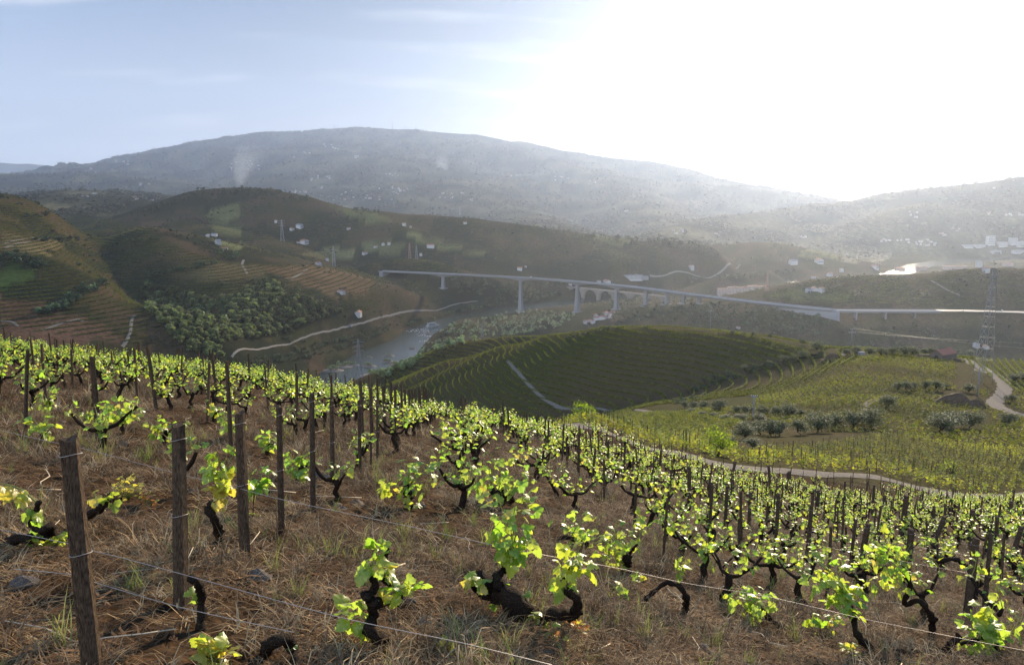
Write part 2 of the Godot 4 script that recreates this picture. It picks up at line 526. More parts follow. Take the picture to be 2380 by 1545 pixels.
func land(x: float, z: float) -> float:
	var d := -z
	var h := bowl(x, z)
	if d < 140.0:
		var rr := x * x + z * z
		if rr < 90000.0:
			var wob := n_small.get_noise_2d(x * 2.0, z * 2.0) * 0.22 * clampf((sqrt(rr) - 3.0) / 25.0, 0.12, 1.0)
			if rr < 1600.0:
				wob += n_small.get_noise_2d(x * 38.0, z * 38.0) * 0.075 * (1.0 - rr / 1600.0)
			return h + wob
		return h
	var far := sqrt(x * x + z * z)
	if d > 300.0:
		var gully := 0.0
		if far > 900.0:
			gully = n_big.get_noise_2d(x, z)
		var mid := n_mid.get_noise_2d(x, z)
		var base := 7.0 + 3.0 * mid
		if far > 6500.0:
			base += (far - 6500.0) * 0.02
		h = maxf(h, base) if absf(h - base) > 12.0 else maxf(h, base) + (12.0 - absf(h - base)) * (12.0 - absf(h - base)) / 48.0
		var here := Vector2(x, z)
		for r in ridges:
			var bx2: Rect2 = r.box
			if not bx2.has_point(here):
				continue
			var p: PackedVector3Array = r.p
			var far2: PackedFloat32Array = r.far2
			var sf: PackedFloat32Array = r.sf
			var hh := -1e9
			var blend: float = r.r
			var sb: float = r.sb
			var near := 1e18
			for i in p.size() - 1:
				var a := p[i]
				var b := p[i + 1]
				var ex := b.x - a.x
				var ez := b.z - a.z
				var l2 := ex * ex + ez * ez
				var t := clampf(((x - a.x) * ex + (z - a.z) * ez) / l2, 0.0, 1.0)
				var dx := x - a.x - ex * t
				var dz := z - a.z - ez * t
				var q := dx * dx + dz * dz
				if q > far2[i]:
					continue
				var dist := sqrt(q)
				near = minf(near, dist)
				# the near slope on one side, the far slope on the other; at the ends and near the crest they run into each other
				var front: float = lerpf(sf[i], sf[i + 1], t)
				var sl := lerpf(sb, front, smoothstep(-0.5, 0.5, (ex * dz - ez * dx) / (sqrt(l2) * dist + 0.001)))
				sl = lerpf(0.5 * (front + sb), sl, dist / (dist + blend * 0.5))
				hh = maxf(hh, lerpf(a.y, b.y, t) - sl * (sqrt(q + blend * blend) - blend))
			if hh < -900.0:
				continue
			var nn: float = r.n
			if nn > 0.0:
				var s := minf(near / (blend * 4.0 + 60.0), 1.0)
				hh += nn * s * (70.0 * minf(far / 6000.0, 1.2) * (gully - 0.25) + 14.0 * minf(2.6, far / 2200.0) * mid)
			var k := 6.0 + 0.006 * far
			var df := absf(h - hh)
			h = maxf(h, hh)
			if df < k:
				h += (k - df) * (k - df) / (4.0 * k)
		for v in ravines:
			var vb: Rect2 = v.box
			if not vb.has_point(here):
				continue
			var q2 := 1e18
			for i in v.p.size() - 1:
				var a3: Vector3 = v.p[i]
				var e3: Vector3 = v.p[i + 1] - a3
				var t3 := clampf(((x - a3.x) * e3.x + (z - a3.z) * e3.z) / (e3.x * e3.x + e3.z * e3.z), 0.0, 1.0)
				q2 = minf(q2, Vector2(x - a3.x - e3.x * t3, z - a3.z - e3.z * t3).length_squared())
			h -= v.h * exp(-q2 / (v.w * v.w))
		if h < 120.0 and d > 1000.0:
			var dry := h
			h = maxf(h, 2.0)
			var g := river_gap(x, z)
			if g < 70.0:
				var bank := -4.0 if g < -6.0 else lerpf(-4.0, 2.2, smoothstep(-6.0, 3.0, g))
				var up := smoothstep(2.0, 70.0, g)
				h = lerpf(bank, h, up) if g > 2.0 else bank
			h = lerpf(h, dry, smoothstep(60.0, 120.0, dry))
	return h

# ---------------------------------------------------------------- the ground

func build_terrain() -> void:
	var az := PackedFloat32Array()
	var a := -180.0
	while a < -50.0:
		az.append(deg_to_rad(a))
		a += 4.0
	for k in 20:
		az.append(deg_to_rad(-50.0 + k * 0.7))
	col0 = az.size()
	for k in 480:
		az.append(deg_to_rad(-36.0 + k * 0.15))
	for k in 20:
		az.append(deg_to_rad(36.0 + k * 0.7))
	a = 50.0
	while a < 180.0:
		az.append(deg_to_rad(a))
		a += 4.0
	az.append(deg_to_rad(180.0))
	var rad := PackedFloat32Array()
	var r := 0.6
	while r < 19000.0:
		rad.append(r)
		if r < 4000.0:
			ring_cut = rad.size()
			r *= 1.0165
		else:
			r *= 1.025
	var nc := az.size()
	var nr := rad.size()
	var v := PackedVector3Array()
	v.resize(nc * nr)
	var t0 := Time.get_ticks_msec()
	var rows := []
	rows.resize(nr)
	var job := func(j: int) -> void:
		var row := PackedFloat32Array()
		row.resize(nc)
		for i in nc:
			row[i] = land(sin(az[i]) * rad[j], -cos(az[i]) * rad[j])
		rows[j] = row
	var task := WorkerThreadPool.add_group_task(job, nr)
	WorkerThreadPool.wait_for_group_task_completion(task)
	for j in nr:
		for i in nc:
			v[j * nc + i] = Vector3(sin(az[i]) * rad[j], rows[j][i], -cos(az[i]) * rad[j])
	grid_rows = rows
	grid_r = rad
	ready_rows = true
	set_zones()
	var nrm := PackedVector3Array()
	nrm.resize(nc * nr)
	var col := PackedColorArray()
	col.resize(nc * nr)
	for j in nr:
		for i in nc:
			var du := v[j * nc + mini(i + 1, nc - 1)] - v[j * nc + maxi(i - 1, 0)]
			var dv := v[mini(j + 1, nr - 1) * nc + i] - v[maxi(j - 1, 0) * nc + i]
			var n := du.cross(dv).normalized()
			if n.y < 0.0:
				n = -n
			nrm[j * nc + i] = n
			col[j * nc + i] = land_colour(v[j * nc + i], n)
	print("terrain ", nc, " x ", nr, " ", Time.get_ticks_msec() - t0, " ms")
	# one unbroken sheet, cut by distance into named pieces that share their edges
	var cuts := [0.0, 62.0, 520.0, 3600.0, 30000.0]
	var names := ["vineyard_hillside", "terraced_ground", "valley_ground", "mountain_terrain"]
	var says := ["brown soil of the near vineyard hillside", "ground of the bowl, the fields and the terraced knoll below", "valley ground with vineyard hills on both banks of the river", "mountains and far hills behind the valley"]
	var mats := [m_soil, m_field, m_valley, m_mountain]
	for c in 4:
		var idx := PackedInt32Array()
		var first := -1
		var last := -1
		for j in nr - 1:
			if rad[j] >= cuts[c] and rad[j] < cuts[c + 1]:
				if first < 0:
					first = j
				last = j + 1
		for j in last - first:
			for i in nc - 1:
				var p := j * nc + i
				idx.append_array(PackedInt32Array([p, p + nc, p + nc + 1, p, p + nc + 1, p + 1]))
		var arr := []
		arr.resize(Mesh.ARRAY_MAX)
		arr[Mesh.ARRAY_VERTEX] = v.slice(first * nc, (last + 1) * nc)
		arr[Mesh.ARRAY_NORMAL] = nrm.slice(first * nc, (last + 1) * nc)
		arr[Mesh.ARRAY_COLOR] = col.slice(first * nc, (last + 1) * nc)
		if c == 0:
			# the few centimetres under the tripod
			var vv: PackedVector3Array = arr[Mesh.ARRAY_VERTEX]
			var at := vv.size()
			vv.append(Vector3(0, land(0, 0), 0))
			arr[Mesh.ARRAY_VERTEX] = vv
			var n2: PackedVector3Array = arr[Mesh.ARRAY_NORMAL]
			n2.append(Vector3.UP)
			arr[Mesh.ARRAY_NORMAL] = n2
			var c2: PackedColorArray = arr[Mesh.ARRAY_COLOR]
			c2.append(c2[0])
			arr[Mesh.ARRAY_COLOR] = c2
			for i in nc - 1:
				idx.append_array(PackedInt32Array([at, i, i + 1]))
		arr[Mesh.ARRAY_INDEX] = idx
		var am := ArrayMesh.new()
		am.add_surface_from_arrays(Mesh.PRIMITIVE_TRIANGLES, arr)
		struct_obj(names[c], says[c], am, mats[c])

var zones: Array = []

func set_zones() -> void:
	# fields whose crop or bare soil differs; sunlight is painted into the yellow-green ones
	for q in [
		[[[470, 505], [500, 482], [556, 474], [560, 500], [552, 512], [480, 518]], Color(0.17, 0.165, 0.065)],
		[[[490, 520], [560, 512], [560, 548], [500, 552]], Color(0.15, 0.15, 0.06)],
		[[[500, 560], [562, 554], [566, 580], [512, 584]], Color(0.17, 0.17, 0.07)],
		[[[745, 468], [800, 484], [850, 490], [900, 505], [915, 520], [860, 522], [800, 500]], Color(0.18, 0.175, 0.065)],
		[[[690, 590], [760, 576], [830, 578], [820, 598], [740, 602]], Color(0.22, 0.19, 0.08)],
		[[[940, 535], [1010, 556], [1080, 576], [1150, 596], [1120, 600], [1040, 580], [960, 556]], Color(0.19, 0.19, 0.07)],
		[[[840, 560], [900, 556], [940, 570], [930, 588], [850, 590]], Color(0.17, 0.165, 0.065)],
		[[[0, 606], [60, 622], [88, 640], [50, 662], [0, 672]], Color(0.058, 0.088, 0.026)],
		[[[0, 690], [90, 700], [150, 730], [230, 745], [290, 790], [200, 800], [0, 790]], Color(0.15, 0.085, 0.05)],
		[[[0, 540], [70, 552], [150, 566], [120, 600], [60, 590], [0, 578]], Color(0.16, 0.125, 0.06)],
		[[[600, 622], [700, 616], [790, 628], [870, 645], [860, 690], [780, 700], [700, 660]], Color(0.17, 0.105, 0.055)],
		[[[380, 625], [500, 612], [560, 612], [650, 618], [600, 645], [500, 660], [400, 650]], Color(0.14, 0.105, 0.05)],
		[[[1955, 606], [1995, 592], [2075, 588], [2060, 604], [1990, 612]], Color(0.32, 0.27, 0.16)],
		[[[1850, 600], [1950, 590], [1990, 592], [1950, 604]], Color(0.2, 0.2, 0.08)],
		[[[1380, 556], [1440, 552], [1470, 566], [1420, 572]], Color(0.17, 0.17, 0.07)],
		[[[1780, 690], [1850, 668], [1960, 676], [2000, 692], [1900, 700]], Color(0.13, 0.135, 0.05)],
	]:
		var poly := outline(q[0])
		zones.append({"p": poly, "box": box_of(poly), "c": q[1]})

func land_colour(p: Vector3, n: Vector3) -> Color:
	var far := Vector2(p.x, p.z).length()
	if far < 62.0:
		return Color(0.10, 0.06, 0.033)
	var g := n_mid.get_noise_2d(p.x * 1.7 + 900.0, p.z * 1.7)
	if far > 900.0 and far < 4600.0:
		var here := Vector2(p.x + 12.0 * g, p.z)
		for q in zones:
			var zb: Rect2 = q.box
			if zb.has_point(here) and Geometry2D.is_point_in_polygon(here, q.p):
				return q.c * (0.82 + 0.5 * g)
	var cell := n_patch.get_noise_2d(p.x, p.z)
	var soil := Color(0.098, 0.064, 0.036)
	var grass := Color(0.046, 0.05, 0.018)
	var wood := Color(0.022, 0.03, 0.015)
	var c := soil.lerp(grass, clampf(0.5 + g * 1.2, 0.0, 1.0))
	if far < 560.0:
		c = Color(0.088, 0.064, 0.032).lerp(Color(0.06, 0.062, 0.02), clampf(0.5 + g * 1.2, 0.0, 1.0))
	if far > 600.0:
		c = c.lerp(wood, smoothstep(0.05, 0.35, cell) * 0.85)
	if far > 3600.0:
		c = Color(0.17, 0.15, 0.075).lerp(wood, clampf(0.62 + 1.3 * n_mid.get_noise_2d(p.x * 0.6, p.z * 0.6), 0.0, 1.0))
	return c

func build_water() -> void:
	var st := new_st()
	st.set_smooth_group(0)
	for i in river.size() - 1:
		var t0 := (river[mini(i + 1, river.size() - 1)] - river[maxi(i - 1, 0)]).normalized()
		var t1 := (river[mini(i + 2, river.size() - 1)] - river[i]).normalized()
		var s0 := Vector3(-t0.z, 0, t0.x) * (river_w[i] * 0.5 + 30.0)
		var s1 := Vector3(-t1.z, 0, t1.x) * (river_w[i + 1] * 0.5 + 30.0)
		quad(st, river[i] - s0, river[i + 1] - s1, river[i + 1] + s1, river[i] + s0)
	var o := struct_obj("river", "river winding from the left foreground bend under the viaduct to the town", done(st), m_water)
	o.position.y = 0.0
# ---------------------------------------------------------------- materials

var m_soil: StandardMaterial3D
var m_field: StandardMaterial3D
var m_valley: StandardMaterial3D
var m_mountain: StandardMaterial3D
var m_water: StandardMaterial3D

var m_leaf: Array = []
var m_cane: StandardMaterial3D
var m_pale: StandardMaterial3D
var m_road: StandardMaterial3D
var m_old: StandardMaterial3D
var m_row_dark: StandardMaterial3D
var m_olive: StandardMaterial3D
var m_earth: StandardMaterial3D
var m_willow: StandardMaterial3D
var m_forest: StandardMaterial3D
var m_pine: StandardMaterial3D
var m_pink: StandardMaterial3D
var m_red: StandardMaterial3D
var m_bark: StandardMaterial3D
var m_post: StandardMaterial3D
var m_wire: StandardMaterial3D
var m_shoot: StandardMaterial3D
var m_straw: StandardMaterial3D
var m_grass: StandardMaterial3D
var m_stone: StandardMaterial3D
var m_tree: Array = []
var m_wood: StandardMaterial3D
var m_concrete: StandardMaterial3D
var m_steel: StandardMaterial3D
var m_white: StandardMaterial3D
var m_tile: StandardMaterial3D
var m_glass_dark: StandardMaterial3D
var m_row: StandardMaterial3D
var m_track: StandardMaterial3D

func leaf_mat(c: Color, through: Color, share: float) -> StandardMaterial3D:
	# share of the light that passes, and the colour that it takes
	var m := mat(c, 0.42, 0.45)
	m.backlight_enabled = true
	var k := 2.0 * share / maxf(through.r, maxf(through.g, through.b))
	m.backlight = Color(through.r * k, through.g * k, through.b * k).linear_to_srgb() if k * maxf(through.r, through.g) <= 1.0 else Color(through.r, through.g, through.b).linear_to_srgb()
	return m

func mat(c: Color, rough := 0.9, spec := 0.3) -> StandardMaterial3D:
	# c is a real-world (linear) base colour
	var m := StandardMaterial3D.new()
	m.albedo_color = c.linear_to_srgb()
	m.roughness = rough
	m.metallic_specular = spec
	return m

func tinted(rough := 0.9, spec := 0.3) -> StandardMaterial3D:
	var m := mat(Color.WHITE, rough, spec)
	m.vertex_color_use_as_albedo = true
	return m

func noise_tex(f: float, octaves: int, lo: Color, hi: Color, sd: int, size := 512) -> NoiseTexture2D:
	var n := FastNoiseLite.new()
	n.seed = sd
	n.frequency = f
	n.fractal_octaves = octaves
	n.noise_type = FastNoiseLite.TYPE_SIMPLEX_SMOOTH
	var g := Gradient.new()
	g.set_color(0, lo)
	g.set_color(1, hi)
	var t := NoiseTexture2D.new()
	t.width = size
	t.height = size
	t.seamless = true
	t.noise = n
	t.color_ramp = g
	return t

func ground_mat(scale: float, lo: float, hi: float, sd: int, relief: float) -> StandardMaterial3D:
	var m := tinted(0.95, 0.05)
	m.albedo_texture = noise_tex(0.02, 5, Color(lo, lo, lo), Color(hi, hi, hi), sd)
	m.uv1_triplanar = true
	m.uv1_world_triplanar = true
	m.uv1_scale = Vector3.ONE * scale
	if relief > 0.0:
		m.heightmap_enabled = true
		m.heightmap_texture = noise_tex(0.03, 5, Color.BLACK, Color.WHITE, sd + 1)
		m.heightmap_scale = relief
	return m

func set_materials() -> void:
	m_soil = ground_mat(0.45, 0.35, 1.0, 41, 4.0)
	m_field = ground_mat(0.05, 0.6, 1.0, 43, 0.0)
	m_valley = ground_mat(0.012, 0.55, 1.0, 45, 0.0)
	m_mountain = ground_mat(0.003, 0.5, 1.0, 47, 0.0)
	m_water = mat(Color(0.03, 0.035, 0.025), 0.08, 0.5)
	m_water.uv1_triplanar = true
	m_water.uv1_world_triplanar = true
	m_water.uv1_scale = Vector3(0.05, 0.05, 0.05)
	m_water.heightmap_enabled = true
	m_water.heightmap_texture = noise_tex(0.03, 4, Color.BLACK, Color.WHITE, 61)
	m_water.heightmap_scale = 12.0
	for c in [[Color(0.13, 0.17, 0.02), Color(0.68, 0.92, 0.10)], [Color(0.19, 0.21, 0.03), Color(0.86, 1.0, 0.08)], [Color(0.08, 0.13, 0.02), Color(0.55, 0.95, 0.06)], [Color(0.26, 0.22, 0.04), Color(1.0, 0.86, 0.10)], [Color(0.28, 0.10, 0.03), Color(1.0, 0.42, 0.06)]]:
		m_leaf.append(leaf_mat(c[0], c[1], 0.33))
	m_bark = mat(Color(0.055, 0.036, 0.024), 0.95, 0.2)
	bumpy(m_bark, 9.0, 2.2, 71, 0.35)
	m_post = mat(Color(0.15, 0.10, 0.062), 0.9, 0.2)
	bumpy(m_post, 5.0, 1.4, 73, 0.45)
	m_post.uv1_scale = Vector3(14.0, 2.2, 14.0)
	m_wire = mat(Color(0.30, 0.26, 0.22), 0.5, 0.4)
	m_wire.metallic = 0.5
	m_shoot = mat(Color(0.16, 0.17, 0.04), 0.6, 0.3)
	m_cane = mat(Color(0.45, 0.36, 0.24), 0.7, 0.3)
	m_straw = tinted(0.8, 0.12)
	m_straw.backlight_enabled = true
	m_straw.backlight = Color(0.35, 0.35, 0.35)
	m_grass = tinted(0.6, 0.3)
	m_grass.backlight_enabled = true
	m_grass.backlight = Color(0.9, 0.9, 0.9)
	m_row = tinted(0.7, 0.18)
	m_row.backlight_enabled = true
	m_row.backlight = Color(1.0, 1.0, 0.6)
	m_row_dark = tinted(0.8, 0.2)
	m_olive = leaf_mat(Color(0.042, 0.052, 0.028), Color(0.5, 0.6, 0.25), 0.05)
	m_olive.roughness = 0.7
	m_olive.metallic_specular = 0.25
	m_earth = mat(Color(0.13, 0.09, 0.055), 0.95, 0.2)
	bumpy(m_earth, 1.2, 8.0, 81, 0.5)
	m_willow = tinted(0.7, 0.25)
	m_willow.backlight_enabled = true
	m_willow.backlight = Color(0.5, 0.5, 0.5)
	m_forest = tinted(0.8, 0.2)
	m_forest.backlight_enabled = true
	m_forest.backlight = Color(0.3, 0.3, 0.3)
	m_pine = mat(Color(0.03, 0.045, 0.025), 0.9, 0.2)
	m_wood = mat(Color(0.07, 0.052, 0.036), 0.95, 0.2)
	m_concrete = mat(Color(0.21, 0.205, 0.20), 0.9, 0.15)
	bumpy(m_concrete, 0.15, 1.0, 83, 0.8)
	m_steel = mat(Color(0.26, 0.26, 0.26), 0.4, 0.5)
	m_steel.metallic = 0.7
	m_white = mat(Color(0.31, 0.30, 0.285), 0.85, 0.15)
	m_pink = mat(Color(0.33, 0.25, 0.21), 0.8, 0.3)
	m_red = mat(Color(0.28, 0.15, 0.13), 0.6, 0.3)
	m_tile = mat(Color(0.22, 0.10, 0.065), 0.85, 0.3)
	m_pale = mat(Color(0.15, 0.135, 0.115), 0.95, 0.1)
	m_glass_dark = mat(Color(0.03, 0.035, 0.04), 0.15, 0.5)
	m_track = mat(Color(0.20, 0.17, 0.135), 0.95, 0.1)
	bumpy(m_track, 0.35, 6.0, 85, 0.65)
	m_track.uv1_world_triplanar = true
	m_road = mat(Color(0.13, 0.13, 0.135), 0.75, 0.3)
	m_old = mat(Color(0.14, 0.12, 0.10), 0.9, 0.2)
	m_stone = mat(Color(0.23, 0.18, 0.14), 0.9, 0.3)
	bumpy(m_stone, 3.0, 2.0, 75, 0.5)

func bumpy(m: StandardMaterial3D, scale: float, relief: float, sd: int, lo: float) -> void:
	m.albedo_texture = noise_tex(0.025, 5, Color(lo, lo, lo), Color.WHITE, sd, 256)
	m.uv1_triplanar = true
	m.uv1_scale = Vector3.ONE * scale
	m.heightmap_enabled = true
	m.heightmap_texture = noise_tex(0.03, 5, Color.BLACK, Color.WHITE, sd + 1, 256)
	m.heightmap_scale = relief
# ---------------------------------------------------------------- vines, posts, wires and the litter between them

func z4(x: float, y: float) -> Vector2:
	return Vector2(0.5243 * x, 735.2 + 0.5243 * y)

func z5(x: float, y: float) -> Vector2:
	return Vector2(792.7 + 0.4622 * x, 831.1 + 0.4622 * y)

func z6(x: float, y: float) -> Vector2:
	return Vector2(1585.4 + 0.4622 * x, 831.1 + 0.4622 * y)

func above_at(px: float, py: float, h: float) -> Vector3:
	# the point on that line of sight which is h metres over the ground
	var d := 2.0
	while d < 400.0:
		var p := world_at(px, py, d)
		if p.y - h < height(p.x, p.z):
			return p
		d *= 1.004
	return world_at(px, py, d)

const ORD := ["", "first", "second", "third", "fourth", "fifth", "sixth", "seventh", "eighth", "ninth", "tenth", "eleventh", "twelfth", "thirteenth", "fourteenth", "fifteenth", "sixteenth", "seventeenth", "eighteenth", "nineteenth", "twentieth"]

func nth(n: int) -> String:
	if n <= 20:
		return ORD[n]
	var u: int = n % 10
	var e := "th"
	if u == 1: e = "st"
	if u == 2: e = "nd"
	if u == 3: e = "rd"
	return str(n) + e

var leaf_meshes: Array = []
var posts_hand: Array = []
var vine_spots := PackedVector2Array()

func leaf_outline(fold: float, droop: float, lobe: float) -> ArrayMesh:
	# a five-lobed vine leaf, one unit from stalk to tip, its stalk end at the origin and its tip along +z
	var st := new_st()
	st.set_smooth_group(0)
	var n := 20
	var rim := PackedVector3Array()
	for i in n + 1:
		var t := float(i) / n
		var a := lerpf(-2.75, 2.75, t)
		var r := 0.56 * (0.86 + lobe * cos(a * 2.5 * 2.0 / 1.6) + 0.06 * (1.0 if i % 2 == 0 else -1.0))
		if absf(a) > 2.2:
			r *= 0.86
		var p := Vector3(sin(a) * r, 0.0, 0.42 + cos(a) * r)
		p.y = -fold * absf(p.x) * 0.9 - droop * p.z * p.z + 0.05 * sin(a * 5.0)
		rim.append(p)
	var c := Vector3(0, 0.03, 0.36)
	for i in n:
		st.add_vertex(c)
		st.add_vertex(rim[i + 1])
		st.add_vertex(rim[i])
	return done(st)

func leaf_basis(out: Vector3, r: RandomNumberGenerator, size: float) -> Basis:
	# a leaf that hangs outwards, its face turned up and to all sides
	var z := (out + Vector3(r.randf_range(-0.8, 0.8), r.randf_range(-0.9, 0.25), r.randf_range(-0.8, 0.8))).normalized()
	var up := Vector3(r.randf_range(-0.9, 0.9), 1.0, r.randf_range(-0.9, 0.9)).normalized()
	var x := up.cross(z)
	if x.length() < 0.1:
		x = Vector3.RIGHT
	x = x.normalized()
	var y := z.cross(x)
	return Basis(x * size, y * size, z * size)

func add_mesh(st: SurfaceTool, m: ArrayMesh, xf: Transform3D) -> void:
	st.append_from(m, 0, xf)

func vine_variant(sd: int, near: bool) -> Dictionary:
	# trunk with two gnarled arms; shoots; a leaf list of [transform, kind]
	var r := RandomNumberGenerator.new()
	r.seed = sd
	var wood := new_st()
	var green := new_st()
	var leaves := []
	var h := r.randf_range(0.26, 0.42)
	var path := PackedVector3Array()
	var rad := PackedFloat32Array()
	var lean := Vector3(r.randf_range(-0.3, 0.3), 0, r.randf_range(-0.3, 0.3))
	var n := 9 if near else 6
	for i in n:
		var t := float(i) / (n - 1)
		var p := Vector3(0, -0.08 + t * (h + 0.08), 0) + lean * t * h + Vector3(r.randf_range(-1, 1), 0, r.randf_range(-1, 1)) * 0.035
		path.append(p)
		rad.append(lerpf(0.05, 0.034, t) * r.randf_range(0.85, 1.2) * (1.35 if i == n - 1 else 1.0))
	var sides := 9 if near else 5
	tube(wood, path, rad, sides, 0.5)
	var head := path[n - 1]
	var ends := [head + Vector3(0, 0.03, 0)]
	var a0 := r.randf_range(0, TAU)
	for k in r.randi_range(2, 3):
		var a := a0 + k * 2.3 + r.randf_range(-0.5, 0.5)
		var dir := Vector3(cos(a), r.randf_range(0.1, 0.7), sin(a)).normalized()
		var l := r.randf_range(0.18, 0.52)
		var ap := PackedVector3Array()
		var ar := PackedFloat32Array()
		for i in 5:
			var t := i / 4.0
			ap.append(head + dir * l * t + Vector3(0, -0.06 * sin(t * PI) + 0.05 * t * t, 0) + Vector3(r.randf_range(-1, 1), r.randf_range(-1, 1), r.randf_range(-1, 1)) * 0.018)
			ar.append(lerpf(0.03, 0.016, t) * r.randf_range(0.8, 1.25))
		tube(wood, ap, ar, sides - 2 if near else 4, 0.5)
		ends.append(ap[4])
		if r.randf() < 0.35:
			ends.append(ap[2])
	for e in ends:
		for k in (1 if r.randf() < 0.72 else 2):
			var dir := Vector3(r.randf_range(-0.55, 0.55), 1.0, r.randf_range(-0.55, 0.55)).normalized()
			grow_shoot(e, dir, r.randf_range(0.12, 0.34), r, green, leaves, 1.0, near)
	return {"wood": done(wood), "green": done(green), "leaves": leaves}

func grow_shoot(e: Vector3, dir: Vector3, l: float, r: RandomNumberGenerator, green: SurfaceTool, leaves: Array, big: float, near: bool) -> void:
	var sp := PackedVector3Array()
	var sr := PackedFloat32Array()
	var bend := Vector3(r.randf_range(-0.12, 0.12), 0, r.randf_range(-0.12, 0.12))
	for i in 4:
		var t := i / 3.0
		sp.append(e + dir * l * t + bend * t * t)
		sr.append(lerpf(0.0055, 0.0025, t))
	tube(green, sp, sr, 4 if near else 3, 0.0, false)
	var m := int(l / 0.038) + 1
	for i in m:
		var t := (i + 0.6) / m
		var p := e + dir * l * t + bend * t * t
		var a := i * 2.6 + r.randf_range(-0.5, 0.5)
		var out := Vector3(cos(a), r.randf_range(-0.1, 0.4), sin(a)).normalized()
		var size := lerpf(0.088, 0.045, t) * r.randf_range(0.75, 1.25) * big
		var q := p + out * r.randf_range(0.03, 0.06)
		if near:
			tube(green, PackedVector3Array([p, q]), PackedFloat32Array([0.0022, 0.0018]), 3, 0.0, false)
		var kind := 0
		var f := r.randf()
		if f < 0.33: kind = 1
		elif f < 0.6: kind = 2
		elif f < 0.64: kind = 3
		leaves.append([Transform3D(leaf_basis(out, r, size), q), kind])

func foliage_mesh(leaves: Array) -> ArrayMesh:
	var out: ArrayMesh = null
	for k in 4:
		var st := new_st()
		var any := false
		for i in leaves.size():
			if leaves[i][1] == k:
				add_mesh(st, leaf_meshes[(i * 7 + k) % leaf_meshes.size()], leaves[i][0])
				any = true
		if any:
			st.set_material(m_leaf[k])
			out = st.commit(out)
	return out

func dress_vine(o: Node3D, v: Dictionary, single_leaves: bool) -> void:
	obj("trunk", v.wood, m_bark, o)
	obj("shoots", v.green, m_shoot, o).set_meta("kind", "stuff")
	if single_leaves:
		var i := 0
		for l in v.leaves:
			var q: MeshInstance3D = obj("leaf", leaf_meshes[i % leaf_meshes.size()], m_leaf[l[1]], o)
			q.transform = l[0]
			i += 1
	else:
		var f := obj("foliage", v.foliage, null, o)
		f.set_meta("kind", "stuff")

